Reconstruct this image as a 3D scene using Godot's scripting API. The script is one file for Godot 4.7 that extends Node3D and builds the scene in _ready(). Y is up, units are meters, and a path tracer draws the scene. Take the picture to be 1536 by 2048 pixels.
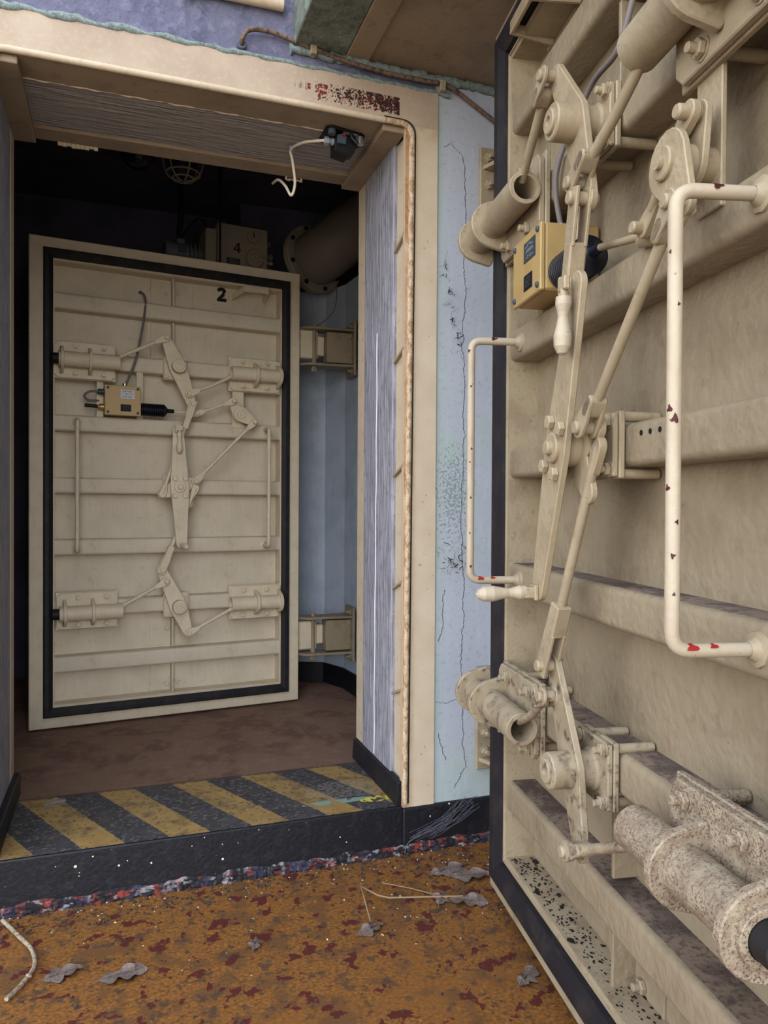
extends Node3D

# ------------------------------------------------------------------ naming helpers
var M := {}
var used := {}

func numbered(called: String) -> String:
	if not used.has(called):
		used[called] = 0
		return called
	used[called] += 1
	return "%s_%03d" % [called, used[called]]

func thing(called: String, label: String, category: String, xf := Transform3D(), group := "") -> Node3D:
	var o := Node3D.new()
	o.name = numbered(called)
	add_child(o, true)
	o.transform = xf
	tag(o, label, category, group)
	return o

func tag(o: Node3D, label: String, category: String, group := "") -> void:
	o.set_meta("label", label)
	o.set_meta("category", category)
	o.set_meta("kind", "thing")
	if group != "":
		o.set_meta("group", group)

func part(called: String, s, m: Material, parent: Node, xf := Transform3D()) -> MeshInstance3D:
	var o := MeshInstance3D.new()
	o.mesh = s if s is Mesh else s.commit()
	o.material_override = m
	o.name = called
	o.transform = xf
	parent.add_child(o, true)
	return o

func struct(called: String, s, m: Material) -> MeshInstance3D:
	var o := part(called, s, m, self)
	o.set_meta("kind", "structure")
	return o

func stuff(o: Node3D) -> Node3D:
	o.set_meta("kind", "stuff")
	return o

# ------------------------------------------------------------------ mesh helpers
func begin() -> SurfaceTool:
	var s := SurfaceTool.new()
	s.begin(Mesh.PRIMITIVE_TRIANGLES)
	return s

func tri(s: SurfaceTool, a: Vector3, b: Vector3, c: Vector3, na: Vector3, nb: Vector3, nc: Vector3, ua := Vector2(), ub := Vector2(), uc := Vector2()) -> void:
	var g := (b - a).cross(c - a)
	if g.length_squared() < 1e-18:
		return
	if g.dot(na + nb + nc) > 0.0:
		var t := b
		b = c
		c = t
		t = nb
		nb = nc
		nc = t
		var tu := ub
		ub = uc
		uc = tu
	s.set_normal(na); s.set_uv(ua); s.add_vertex(a)
	s.set_normal(nb); s.set_uv(ub); s.add_vertex(b)
	s.set_normal(nc); s.set_uv(uc); s.add_vertex(c)

func quad(s: SurfaceTool, a: Vector3, b: Vector3, c: Vector3, d: Vector3, n: Vector3) -> void:
	tri(s, a, b, c, n, n, n)
	tri(s, a, c, d, n, n, n)

# a rectangle on a plane, with texture coordinates from 0 to 1: a is the lower left corner, b the lower right one
func uvquad(s: SurfaceTool, a: Vector3, b: Vector3, c: Vector3, d: Vector3, n: Vector3) -> void:
	tri(s, a, b, c, n, n, n, Vector2(0, 1), Vector2(1, 1), Vector2(1, 0))
	tri(s, a, c, d, n, n, n, Vector2(0, 1), Vector2(1, 0), Vector2(0, 0))

func box(s: SurfaceTool, lo: Vector3, hi: Vector3, ch := 0.002, xf := Transform3D()) -> void:
	var c := (lo + hi) * 0.5
	var h := (hi - lo).abs() * 0.5
	ch = minf(ch, 0.45 * minf(h.x, minf(h.y, h.z)))
	var i := h - Vector3(ch, ch, ch)
	var B := xf.basis.orthonormalized()
	for ax in 3:
		var u := (ax + 1) % 3
		var v := (ax + 2) % 3
		for sg in [-1.0, 1.0]:
			var n := Vector3()
			n[ax] = sg
			var p: Array[Vector3] = []
			for k in [[-1, -1], [1, -1], [1, 1], [-1, 1]]:
				var q := Vector3()
				q[ax] = sg * h[ax]
				q[u] = k[0] * i[u]
				q[v] = k[1] * i[v]
				p.append(xf * (c + q))
			quad(s, p[0], p[1], p[2], p[3], B * n)
	if ch <= 0.0:
		return
	for ax in 3:
		var u := (ax + 1) % 3
		var v := (ax + 2) % 3
		for su in [-1.0, 1.0]:
			for sv in [-1.0, 1.0]:
				var n := Vector3()
				n[u] = su
				n[v] = sv
				var p: Array[Vector3] = []
				for k in [[-1, 0], [1, 0], [1, 1], [-1, 1]]:
					var q := Vector3()
					q[ax] = k[0] * i[ax]
					q[u] = su * (h[u] if k[1] == 0 else i[u])
					q[v] = sv * (i[v] if k[1] == 0 else h[v])
					p.append(xf * (c + q))
				quad(s, p[0], p[1], p[2], p[3], B * n.normalized())
	for sx in [-1.0, 1.0]:
		for sy in [-1.0, 1.0]:
			for sz in [-1.0, 1.0]:
				var n := Vector3(sx, sy, sz)
				var a := xf * (c + n * Vector3(h.x, i.y, i.z))
				var b := xf * (c + n * Vector3(i.x, h.y, i.z))
				var d := xf * (c + n * Vector3(i.x, i.y, h.z))
				var nn := B * n.normalized()
				tri(s, a, b, d, nn, nn, nn)

func axis(p: Vector3, d: Vector3) -> Transform3D:
	var z := d.normalized()
	var up := Vector3.UP if absf(z.y) < 0.95 else Vector3.RIGHT
	var x := up.cross(z).normalized()
	return Transform3D(Basis(x, z.cross(x), z), p)

# profile: list of [radius, height along local z]
func lathe(s: SurfaceTool, prof: Array, xf := Transform3D(), seg := 24) -> void:
	for k in prof.size() - 1:
		var r0: float = prof[k][0]
		var z0: float = prof[k][1]
		var r1: float = prof[k + 1][0]
		var z1: float = prof[k + 1][1]
		var nr := z1 - z0
		var nz := r0 - r1
		for j in seg:
			var t0 := TAU * j / seg
			var t1 := TAU * (j + 1) / seg
			var d0 := Vector3(cos(t0), sin(t0), 0)
			var d1 := Vector3(cos(t1), sin(t1), 0)
			var n0 := (xf.basis * (d0 * nr + Vector3(0, 0, nz))).normalized()
			var n1 := (xf.basis * (d1 * nr + Vector3(0, 0, nz))).normalized()
			var a := xf * (d0 * r0 + Vector3(0, 0, z0))
			var b := xf * (d1 * r0 + Vector3(0, 0, z0))
			var c := xf * (d1 * r1 + Vector3(0, 0, z1))
			var d := xf * (d0 * r1 + Vector3(0, 0, z1))
			tri(s, a, b, c, n0, n1, n1)
			tri(s, a, c, d, n0, n1, n0)

func cyl(s: SurfaceTool, a: Vector3, b: Vector3, r: float, seg := 20, r2 := -1.0) -> void:
	var L := a.distance_to(b)
	var q := r if r2 < 0.0 else r2
	var c := minf(0.12 * minf(r, q), 0.2 * L)
	lathe(s, [[0.0, 0.0], [r - c, 0.0], [r, c], [q, L - c], [q - c, L], [0.0, L]], axis(a, b - a), seg)

func pipe(s: SurfaceTool, a: Vector3, b: Vector3, r: float, ri: float, seg := 32) -> void:
	var L := a.distance_to(b)
	var c := 0.12 * (r - ri)
	lathe(s, [[ri, L], [ri, 0.0], [ri + c, -c * 0.0], [r - c, 0.0], [r, c], [r, L - c], [r - c, L], [ri, L]], axis(a, b - a), seg)

func ring(s: SurfaceTool, p: Vector3, d: Vector3, r: float, ri: float, t: float, seg := 32) -> void:
	var c := minf(0.2 * t, 0.2 * (r - ri))
	lathe(s, [[ri, -t / 2], [r - c, -t / 2], [r, -t / 2 + c], [r, t / 2 - c], [r - c, t / 2], [ri, t / 2], [ri, -t / 2]], axis(p, d), seg)

func filleted(pts: Array, r: float, n := 6) -> PackedVector3Array:
	var out := PackedVector3Array([pts[0]])
	for k in range(1, pts.size() - 1):
		var p: Vector3 = pts[k]
		var a: Vector3 = pts[k - 1] - p
		var b: Vector3 = pts[k + 1] - p
		var q := minf(r, 0.45 * minf(a.length(), b.length()))
		var s := p + a.normalized() * q
		var e := p + b.normalized() * q
		for j in n + 1:
			var t := float(j) / n
			out.append(s.lerp(p, t).lerp(p.lerp(e, t), t))
	out.append(pts[-1])
	return out

func smooth_path(pts: Array, n := 8) -> PackedVector3Array:
	var out := PackedVector3Array()
	for k in pts.size() - 1:
		var p0: Vector3 = pts[maxi(k - 1, 0)]
		var p1: Vector3 = pts[k]
		var p2: Vector3 = pts[k + 1]
		var p3: Vector3 = pts[mini(k + 2, pts.size() - 1)]
		for j in n:
			out.append(p1.cubic_interpolate(p2, p0, p3, float(j) / n))
	out.append(pts[-1])
	return out

# radii: one number or one per point of the path
func sweep(s: SurfaceTool, path: PackedVector3Array, radii, seg := 12, flat := 1.0) -> void:
	var rings := []
	var t0 := (path[1] - path[0]).normalized()
	var u := t0.cross(Vector3.UP if absf(t0.y) < 0.9 else Vector3.RIGHT).normalized()
	var count := path.size()
	for k in count:
		var t := (path[mini(k + 1, count - 1)] - path[maxi(k - 1, 0)]).normalized()
		u = (u - t * u.dot(t)).normalized()
		var v := t.cross(u)
		var r: float = radii if (radii is float) else radii[k]
		var row := []
		for j in seg:
			var an := TAU * j / seg
			var d := u * cos(an) + v * sin(an) * flat
			row.append([path[k] + d * r, d.normalized()])
		rings.append(row)
	for k in count - 1:
		for j in seg:
			var a: Array = rings[k][j]
			var b: Array = rings[k][(j + 1) % seg]
			var c: Array = rings[k + 1][(j + 1) % seg]
			var d: Array = rings[k + 1][j]
			tri(s, a[0], b[0], c[0], a[1], b[1], c[1])
			tri(s, a[0], c[0], d[0], a[1], c[1], d[1])
	for e in [0, count - 1]:
		var n := (path[0] - path[1]).normalized() if e == 0 else (path[count - 1] - path[count - 2]).normalized()
		for j in seg:
			tri(s, path[e], rings[e][j][0], rings[e][(j + 1) % seg][0], n, n, n)

# an outline in x and y extruded from z0 to z1, edges chamfered by ch
func prism(s: SurfaceTool, pts: PackedVector2Array, z0: float, z1: float, ch := 0.001, xf := Transform3D(), round_at := 0.75) -> void:
	if Geometry2D.is_polygon_clockwise(pts):
		pts.reverse()
	var n := pts.size()
	var inset := PackedVector2Array()
	var side := PackedVector2Array()
	for k in n:
		var e := pts[(k + 1) % n] - pts[k]
		side.append(Vector2(e.y, -e.x).normalized())
	for k in n:
		var a := side[(k + n - 1) % n]
		var b := side[k]
		var m := (a + b).normalized()
		inset.append(pts[k] - m * ch / maxf(0.35, m.dot(a)))
	var B := xf.basis.orthonormalized()
	var idx := Geometry2D.triangulate_polygon(inset)
	for e in [[z0, -1.0], [z1, 1.0]]:
		var nn := B * Vector3(0, 0, e[1])
		for k in range(0, idx.size(), 3):
			var q: Array[Vector3] = []
			for j in 3:
				var p := inset[idx[k + j]]
				q.append(xf * Vector3(p.x, p.y, e[0]))
			tri(s, q[0], q[1], q[2], nn, nn, nn)
	for k in n:
		var l := (k + 1) % n
		var sn := side[k]
		var na := sn
		var nb := sn
		if side[(k + n - 1) % n].dot(sn) > round_at:
			na = (side[(k + n - 1) % n] + sn).normalized()
		if side[l].dot(sn) > round_at:
			nb = (side[l] + sn).normalized()
		var n3 := B * Vector3(na.x, na.y, 0)
		var n4 := B * Vector3(nb.x, nb.y, 0)
		var a := xf * Vector3(pts[k].x, pts[k].y, z0 + ch)
		var b := xf * Vector3(pts[l].x, pts[l].y, z0 + ch)
		var c := xf * Vector3(pts[l].x, pts[l].y, z1 - ch)
		var d := xf * Vector3(pts[k].x, pts[k].y, z1 - ch)
		tri(s, a, b, c, n3, n4, n4)
		tri(s, a, c, d, n3, n4, n3)
		for e in [[z0, z0 + ch, -1.0], [z1, z1 - ch, 1.0]]:
			var bn := (B * Vector3(sn.x, sn.y, e[2])).normalized()
			quad(s, xf * Vector3(pts[k].x, pts[k].y, e[1]), xf * Vector3(pts[l].x, pts[l].y, e[1]), xf * Vector3(inset[l].x, inset[l].y, e[0]), xf * Vector3(inset[k].x, inset[k].y, e[0]), bn)

# the outline round a row of circles [x, y, radius]
func hull(circles: Array) -> PackedVector2Array:
	var p := PackedVector2Array()
	for c in circles:
		for k in 20:
			p.append(Vector2(c[0], c[1]) + Vector2.from_angle(TAU * k / 20) * c[2])
	var h := Geometry2D.convex_hull(p)
	h.remove_at(h.size() - 1)
	return h

func rect(x0: float, y0: float, x1: float, y1: float, cut := 0.0) -> PackedVector2Array:
	if cut <= 0.0:
		return PackedVector2Array([Vector2(x0, y0), Vector2(x1, y0), Vector2(x1, y1), Vector2(x0, y1)])
	return PackedVector2Array([Vector2(x0 + cut, y0), Vector2(x1 - cut, y0), Vector2(x1, y0 + cut), Vector2(x1, y1 - cut), Vector2(x1 - cut, y1), Vector2(x0 + cut, y1), Vector2(x0, y1 - cut), Vector2(x0, y0 + cut)])

func hexagon(r: float) -> PackedVector2Array:
	var p := PackedVector2Array()
	for k in 6:
		p.append(Vector2.from_angle(TAU * k / 6 + 0.2) * r)
	return p

# hexagon nut on a washer, with the end of its bolt; along +z from 0
func nut_mesh(r: float, stud: float) -> ArrayMesh:
	var s := begin()
	lathe(s, [[r * 1.25, 0.0], [r * 1.25, r * 0.18], [0.0, r * 0.18]], Transform3D(), 16)
	prism(s, hexagon(r * 1.05), r * 0.18, r * 0.95, r * 0.12)
	lathe(s, [[r * 0.56, r * 0.9], [r * 0.56, r * 1.3 + stud], [r * 0.48, r * 1.4 + stud], [0.0, r * 1.4 + stud]], Transform3D(), 14)
	return s.commit()

# ------------------------------------------------------------------ textures
func noise(w: int, h: int, sd: int, freq: float, oct := 4, sx := 1, sy := 1, kind := FastNoiseLite.TYPE_SIMPLEX_SMOOTH) -> PackedByteArray:
	var n := FastNoiseLite.new()
	n.seed = sd
	n.noise_type = kind
	n.frequency = freq
	n.fractal_octaves = oct
	n.fractal_gain = 0.55
	var im := n.get_seamless_image(w / sx, h / sy, false, false, 0.15)
	if sx > 1 or sy > 1:
		im.resize(w, h, Image.INTERPOLATE_CUBIC)
	im.convert(Image.FORMAT_L8)
	return im.get_data()

# each layer: [bytes, from, to, colour, amount]
func layered(w: int, h: int, base: Color, layers: Array) -> Image:
	var n := w * h
	var out := PackedByteArray()
	out.resize(n * 3)
	var lut := []
	for l in layers:
		var t := PackedFloat32Array()
		for k in 256:
			var f := clampf((k / 255.0 - l[1]) / (l[2] - l[1]), 0.0, 1.0)
			t.append(f * f * (3.0 - 2.0 * f) * l[4])
		lut.append(t)
	var cnt := layers.size()
	var R := PackedFloat32Array()
	var G := PackedFloat32Array()
	var B := PackedFloat32Array()
	for l in layers:
		R.append(l[3].r * 255.0)
		G.append(l[3].g * 255.0)
		B.append(l[3].b * 255.0)
	var br := base.r * 255.0
	var bg := base.g * 255.0
	var bb := base.b * 255.0
	var data := []
	for l in layers:
		data.append(l[0])
	for i in n:
		var r := br
		var g := bg
		var b := bb
		for k in cnt:
			var a: float = lut[k][data[k][i]]
			if a > 0.0:
				r += (R[k] - r) * a
				g += (G[k] - g) * a
				b += (B[k] - b) * a
		out[i * 3] = int(r)
		out[i * 3 + 1] = int(g)
		out[i * 3 + 2] = int(b)
	return Image.create_from_data(w, h, false, Image.FORMAT_RGB8, out)

func texture(im: Image) -> ImageTexture:
	return ImageTexture.create_from_image(im)

func bumps(w: int, h: int, bytes: PackedByteArray, strength: float) -> ImageTexture:
	var im := Image.create_from_data(w, h, false, Image.FORMAT_L8, bytes)
	im.convert(Image.FORMAT_RGBA8)
	im.bump_map_to_normal_map(strength)
	return ImageTexture.create_from_image(im)

func surface(c: Color, rough := 0.6, metal := 0.0) -> StandardMaterial3D:
	var m := StandardMaterial3D.new()
	m.albedo_color = c
	m.roughness = rough
	m.metallic = metal
	m.metallic_specular = 0.4
	return m

func mapped(im: ImageTexture, nm: ImageTexture, scale: Vector3, rough: float, tint := Color.WHITE, nstr := 1.0) -> StandardMaterial3D:
	var m := surface(tint, rough)
	m.albedo_texture = im
	m.uv1_triplanar = true
	m.uv1_scale = scale
	if nm:
		m.normal_enabled = true
		m.normal_texture = nm
		m.normal_scale = nstr
	return m

func make_materials() -> void:
	var soft := noise(512, 512, 11, 0.006, 5)
	var fine := noise(512, 512, 12, 0.06, 3)
	var dots := noise(512, 512, 13, 0.11, 2)
	var streak := noise(512, 512, 14, 0.05, 4, 1, 8)
	var grain := noise(512, 512, 15, 0.15, 2)
	var mix := noise(512, 512, 16, 0.02, 5)
	var nm_soft := bumps(512, 512, fine, 1.2)
	var nm_brush := bumps(512, 512, streak, 1.6)
	# beige door paint: faint vertical brushing, dark pinholes
	var door := layered(512, 512, Color(0.82, 0.768, 0.68), [[soft, 0.35, 0.75, Color(0.77, 0.715, 0.625), 0.5], [streak, 0.5, 0.9, Color(0.845, 0.80, 0.715), 0.4], [mix, 0.70, 0.9, Color(0.68, 0.61, 0.52), 0.3], [dots, 0.91, 0.95, Color(0.38, 0.30, 0.24), 0.6]])
	M.door = mapped(texture(door), nm_brush, Vector3(1.6, 1.6, 1.6), 0.5, Color.WHITE, 0.35)
	M.steel = mapped(texture(door), nm_soft, Vector3(2.3, 2.3, 2.3), 0.45, Color(1.03, 1.02, 1.0), 0.35)
	# the outer door has weathered darker and browner
	var weathered := layered(512, 512, Color(0.575, 0.517, 0.427), [[soft, 0.35, 0.75, Color(0.51, 0.452, 0.365), 0.6], [streak, 0.5, 0.9, Color(0.63, 0.575, 0.475), 0.25], [mix, 0.66, 0.86, Color(0.50, 0.42, 0.35), 0.4], [dots, 0.91, 0.95, Color(0.32, 0.24, 0.19), 0.6]])
	M.door_old = mapped(texture(weathered), nm_soft, Vector3(1.3, 1.3, 1.3), 0.38, Color.WHITE, 0.9)
	M.steel_old = mapped(texture(weathered), nm_soft, Vector3(2.3, 2.3, 2.3), 0.42, Color(1.04, 1.04, 1.03), 0.9)
	# the same paint worn through to rust
	var rusty := layered(512, 512, Color(0.635, 0.58, 0.49), [[soft, 0.35, 0.75, Color(0.54, 0.48, 0.40), 0.7], [mix, 0.5, 0.66, Color(0.50, 0.41, 0.35), 0.5], [fine, 0.58, 0.74, Color(0.36, 0.285, 0.24), 0.65], [dots, 0.68, 0.80, Color(0.20, 0.15, 0.14), 0.75]])
	M.rusty = mapped(texture(rusty), nm_soft, Vector3(4.5, 4.5, 4.5), 0.55, Color.WHITE, 0.7)
	M.grime = mapped(texture(layered(512, 512, Color(0.625, 0.57, 0.475), [[soft, 0.4, 0.75, Color(0.54, 0.48, 0.39), 0.7], [mix, 0.58, 0.74, Color(0.42, 0.345, 0.29), 0.55], [mix, 0.72, 0.86, Color(0.22, 0.175, 0.155), 0.65], [dots, 0.82, 0.90, Color(0.22, 0.16, 0.14), 0.75]])), nm_soft, Vector3(2.6, 2.6, 2.6), 0.5, Color.WHITE, 0.6)
	M.worn = mapped(texture(layered(512, 512, Color(0.625, 0.565, 0.465), [[soft, 0.4, 0.75, Color(0.55, 0.485, 0.395), 0.7], [mix, 0.70, 0.88, Color(0.46, 0.38, 0.32), 0.4], [dots, 0.88, 0.93, Color(0.24, 0.16, 0.13), 0.75]])), nm_soft, Vector3(2.2, 2.2, 2.2), 0.5, Color.WHITE, 0.6)
	M.pale = mapped(texture(layered(512, 512, Color(0.70, 0.645, 0.56), [[soft, 0.4, 0.75, Color(0.65, 0.585, 0.495), 0.7], [dots, 0.89, 0.94, Color(0.26, 0.15, 0.13), 0.75]])), nm_soft, Vector3(2.2, 2.2, 2.2), 0.42, Color.WHITE, 0.4)
	M.dust = mapped(texture(layered(512, 512, Color(0.47, 0.405, 0.35), [[soft, 0.35, 0.75, Color(0.27, 0.225, 0.205), 0.75], [fine, 0.5, 0.8, Color(0.20, 0.165, 0.155), 0.5], [grain, 0.55, 0.85, Color(0.54, 0.47, 0.41), 0.35]])), nm_soft, Vector3(2.2, 2.2, 2.2), 0.95, Color.WHITE, 0.5)
	# cream frame paint
	var cream := layered(512, 512, Color(0.79, 0.72, 0.62), [[soft, 0.35, 0.75, Color(0.76, 0.68, 0.58), 0.7], [fine, 0.6, 0.9, Color(0.85, 0.785, 0.69), 0.5], [mix, 0.68, 0.85, Color(0.62, 0.50, 0.40), 0.3], [dots, 0.90, 0.95, Color(0.38, 0.29, 0.23), 0.6]])
	M.cream = mapped(texture(cream), nm_soft, Vector3(2, 2, 2), 0.55, Color.WHITE, 0.4)
	var bead := layered(512, 512, Color(0.78, 0.69, 0.57), [[mix, 0.45, 0.65, Color(0.56, 0.40, 0.26), 0.75], [fine, 0.55, 0.75, Color(0.86, 0.79, 0.69), 0.6], [dots, 0.76, 0.84, Color(0.26, 0.17, 0.13), 0.8]])
	M.bead = mapped(texture(bead), nm_soft, Vector3(5, 2.5, 5), 0.75)
	# black rubber
	M.rubber = mapped(texture(layered(512, 512, Color(0.135, 0.125, 0.145), [[soft, 0.45, 0.8, Color(0.26, 0.22, 0.20), 0.7], [fine, 0.6, 0.85, Color(0.27, 0.235, 0.21), 0.5], [mix, 0.6, 0.85, Color(0.12, 0.12, 0.18), 0.6]])), nm_soft, Vector3(2.5, 2.5, 2.5), 0.6, Color.WHITE, 0.3)
	M.black = surface(Color(0.055, 0.055, 0.065), 0.5)
	M.boot = surface(Color(0.075, 0.085, 0.125), 0.32)
	M.bore = surface(Color(0.10, 0.085, 0.09), 0.6)
	M.grey = surface(Color(0.50, 0.52, 0.58), 0.45)
	M.slate = surface(Color(0.24, 0.27, 0.31), 0.45)
	M.chrome = surface(Color(0.72, 0.72, 0.74), 0.22, 0.9)
	M.brass = surface(Color(0.72, 0.56, 0.30), 0.35, 0.6)
	M.box = mapped(texture(layered(512, 512, Color(0.66, 0.555, 0.365), [[soft, 0.4, 0.8, Color(0.60, 0.495, 0.315), 0.6], [dots, 0.9, 0.95, Color(0.45, 0.3, 0.15), 0.6]])), null, Vector3(3, 3, 3), 0.4)
	M.boxlid = surface(Color(0.74, 0.62, 0.43), 0.45)
	M.cable = surface(Color(0.44, 0.41, 0.40), 0.5)
	M.oldcable = mapped(texture(layered(512, 512, Color(0.42, 0.34, 0.29), [[mix, 0.4, 0.7, Color(0.20, 0.15, 0.13), 0.9], [fine, 0.6, 0.8, Color(0.55, 0.47, 0.41), 0.6]])), null, Vector3(5, 5, 5), 0.7)
	M.ivory = surface(Color(0.80, 0.76, 0.68), 0.5)
	M.red = surface(Color(0.52, 0.09, 0.07), 0.6)
	M.maroon = surface(Color(0.24, 0.055, 0.05), 0.6)
	M.ink = surface(Color(0.05, 0.05, 0.08), 0.6)
	# board marked concrete of the reveal: streaks run down it, or along it under the lintel
	var boards := noise(512, 512, 31, 0.07, 4, 1, 16)
	var lilac := layered(512, 512, Color(0.615, 0.605, 0.645), [[boards, 0.5, 0.85, Color(0.77, 0.765, 0.79), 0.7], [boards, 0.45, 0.2, Color(0.47, 0.46, 0.49), 0.7], [mix, 0.6, 0.8, Color(0.50, 0.49, 0.51), 0.5], [grain, 0.75, 0.9, Color(0.82, 0.81, 0.84), 0.4]])
	M.lilac = mapped(texture(lilac), bumps(512, 512, boards, 4.0), Vector3(1.8, 1.8, 1.8), 0.8, Color.WHITE, 0.8)
	var side := Image.create_from_data(512, 512, false, Image.FORMAT_L8, boards)
	side.rotate_90(CLOCKWISE)
	var along := side.get_data()
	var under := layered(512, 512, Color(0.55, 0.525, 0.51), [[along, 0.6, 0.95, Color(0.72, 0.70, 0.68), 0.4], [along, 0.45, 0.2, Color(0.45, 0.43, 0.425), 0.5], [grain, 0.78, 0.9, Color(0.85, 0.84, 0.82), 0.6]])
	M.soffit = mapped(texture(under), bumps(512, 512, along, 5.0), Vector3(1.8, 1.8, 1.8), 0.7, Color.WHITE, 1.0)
	# painted concrete of the outer wall
	M.wall = mapped(texture(layered(512, 512, Color(0.66, 0.68, 0.755), [[soft, 0.45, 0.75, Color(0.62, 0.69, 0.68), 0.7], [mix, 0.55, 0.8, Color(0.50, 0.50, 0.58), 0.6], [fine, 0.65, 0.85, Color(0.76, 0.78, 0.84), 0.4], [dots, 0.88, 0.93, Color(0.25, 0.25, 0.28), 0.7]])), bumps(512, 512, mix, 3.0), Vector3(1.3, 1.3, 1.3), 0.75, Color.WHITE, 0.7)
	M.violet = mapped(texture(layered(512, 512, Color(0.40, 0.40, 0.49), [[soft, 0.4, 0.75, Color(0.31, 0.315, 0.40), 0.7], [mix, 0.5, 0.8, Color(0.49, 0.49, 0.57), 0.6], [fine, 0.68, 0.85, Color(0.31, 0.305, 0.40), 0.5], [dots, 0.90, 0.95, Color(0.7, 0.7, 0.76), 0.5]])), bumps(512, 512, mix, 4.0), Vector3(2.2, 2.2, 2.2), 0.8, Color.WHITE, 0.8)
	M.mint = mapped(texture(layered(512, 512, Color(0.53, 0.585, 0.57), [[mix, 0.45, 0.7, Color(0.38, 0.42, 0.41), 0.8], [fine, 0.6, 0.8, Color(0.68, 0.73, 0.73), 0.7], [dots, 0.78, 0.86, Color(0.18, 0.20, 0.20), 0.7]])), nm_soft, Vector3(4, 4, 4), 0.8)
	M.moss = mapped(texture(layered(512, 512, Color(0.39, 0.41, 0.38), [[mix, 0.4, 0.75, Color(0.30, 0.33, 0.30), 0.8], [soft, 0.5, 0.8, Color(0.48, 0.53, 0.48), 0.6], [fine, 0.7, 0.85, Color(0.55, 0.60, 0.55), 0.5]])), bumps(512, 512, mix, 3.0), Vector3(2.5, 2.5, 2.5), 0.8)
	M.plate = mapped(texture(layered(512, 512, Color(0.59, 0.515, 0.425), [[soft, 0.4, 0.8, Color(0.52, 0.45, 0.365), 0.7], [mix, 0.65, 0.85, Color(0.45, 0.375, 0.30), 0.4]])), nm_soft, Vector3(1.5, 1.5, 1.5), 0.55, Color.WHITE, 0.3)
	# blue paint of the folded wall inside
	M.blue = mapped(texture(layered(512, 512, Color(0.70, 0.735, 0.79), [[soft, 0.4, 0.8, Color(0.63, 0.67, 0.73), 0.7], [streak, 0.55, 0.9, Color(0.76, 0.79, 0.84), 0.5], [dots, 0.88, 0.94, Color(0.2, 0.22, 0.28), 0.6]])), nm_brush, Vector3(1.4, 1.4, 1.4), 0.5, Color.WHITE, 0.3)
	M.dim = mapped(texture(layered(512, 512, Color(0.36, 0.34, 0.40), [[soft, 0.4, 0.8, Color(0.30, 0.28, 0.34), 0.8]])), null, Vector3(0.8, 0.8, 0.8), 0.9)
	# floors
	var big := noise(1024, 1024, 41, 0.008, 6)
	var pat := noise(1024, 1024, 42, 0.014, 5)
	var gr1 := noise(1024, 1024, 43, 0.09, 3)
	var sp1 := noise(1024, 1024, 44, 0.12, 2)
	var sp2 := noise(1024, 1024, 45, 0.10, 2)
	var dirt := noise(1024, 1024, 46, 0.022, 5)
	var ochre := layered(1024, 1024, Color(0.505, 0.325, 0.135), [[gr1, 0.5, 0.85, Color(0.62, 0.41, 0.18), 0.75], [gr1, 0.45, 0.15, Color(0.34, 0.21, 0.10), 0.75], [big, 0.5, 0.72, Color(0.385, 0.26, 0.15), 0.7], [dirt, 0.62, 0.76, Color(0.27, 0.205, 0.17), 0.65], [pat, 0.70, 0.72, Color(0.31, 0.105, 0.085), 0.9], [sp2, 0.82, 0.88, Color(0.14, 0.105, 0.09), 0.8], [sp1, 0.87, 0.90, Color(0.72, 0.63, 0.50), 0.8]])
	M.floor = mapped(texture(ochre), bumps(1024, 1024, gr1, 2.0), Vector3(0.95, 0.95, 0.95), 0.7, Color.WHITE, 0.3)
	M.brown = mapped(texture(layered(512, 512, Color(0.55, 0.43, 0.36), [[soft, 0.4, 0.75, Color(0.45, 0.325, 0.285), 0.8], [mix, 0.5, 0.8, Color(0.60, 0.49, 0.40), 0.6], [dots, 0.84, 0.9, Color(0.12, 0.08, 0.08), 0.7], [grain, 0.86, 0.93, Color(0.66, 0.6, 0.55), 0.6]])), nm_soft, Vector3(1.1, 1.1, 1.1), 0.7, Color.WHITE, 0.4)
	M.kerb = mapped(texture(layered(512, 512, Color(0.075, 0.075, 0.095), [[mix, 0.55, 0.8, Color(0.14, 0.13, 0.16), 0.7], [fine, 0.7, 0.85, Color(0.05, 0.05, 0.065), 0.7], [dots, 0.955, 0.965, Color(0.80, 0.78, 0.72), 0.9]])), nm_soft, Vector3(2, 2, 2), 0.5, Color.WHITE, 0.6)
	var strip := noise(512, 512, 51, 0.03, 5)
	var strip2 := noise(512, 512, 52, 0.035, 4)
	M.peel = mapped(texture(layered(512, 512, Color(0.085, 0.08, 0.10), [[strip, 0.57, 0.62, Color(0.56, 0.21, 0.165), 0.9], [strip2, 0.60, 0.68, Color(0.64, 0.62, 0.63), 0.85], [mix, 0.66, 0.72, Color(0.17, 0.19, 0.30), 0.8], [fine, 0.58, 0.70, Color(0.09, 0.08, 0.09), 0.9]])), nm_soft, Vector3(0.9, 1.6, 0.9), 0.8)
	M.yard = mapped(texture(layered(512, 512, Color(0.66, 0.63, 0.58), [[soft, 0.4, 0.8, Color(0.58, 0.55, 0.50), 0.7]])), null, Vector3(0.5, 0.5, 0.5), 0.9)  # pale tone for the added ground that throws light back
	M.leaf = mapped(texture(layered(512, 512, Color(0.42, 0.36, 0.33), [[mix, 0.4, 0.7, Color(0.30, 0.25, 0.23), 0.7], [fine, 0.6, 0.8, Color(0.55, 0.49, 0.46), 0.6]])), nm_soft, Vector3(8, 8, 8), 0.8)
	M.chalk = surface(Color(0.86, 0.86, 0.88), 0.7)
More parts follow.
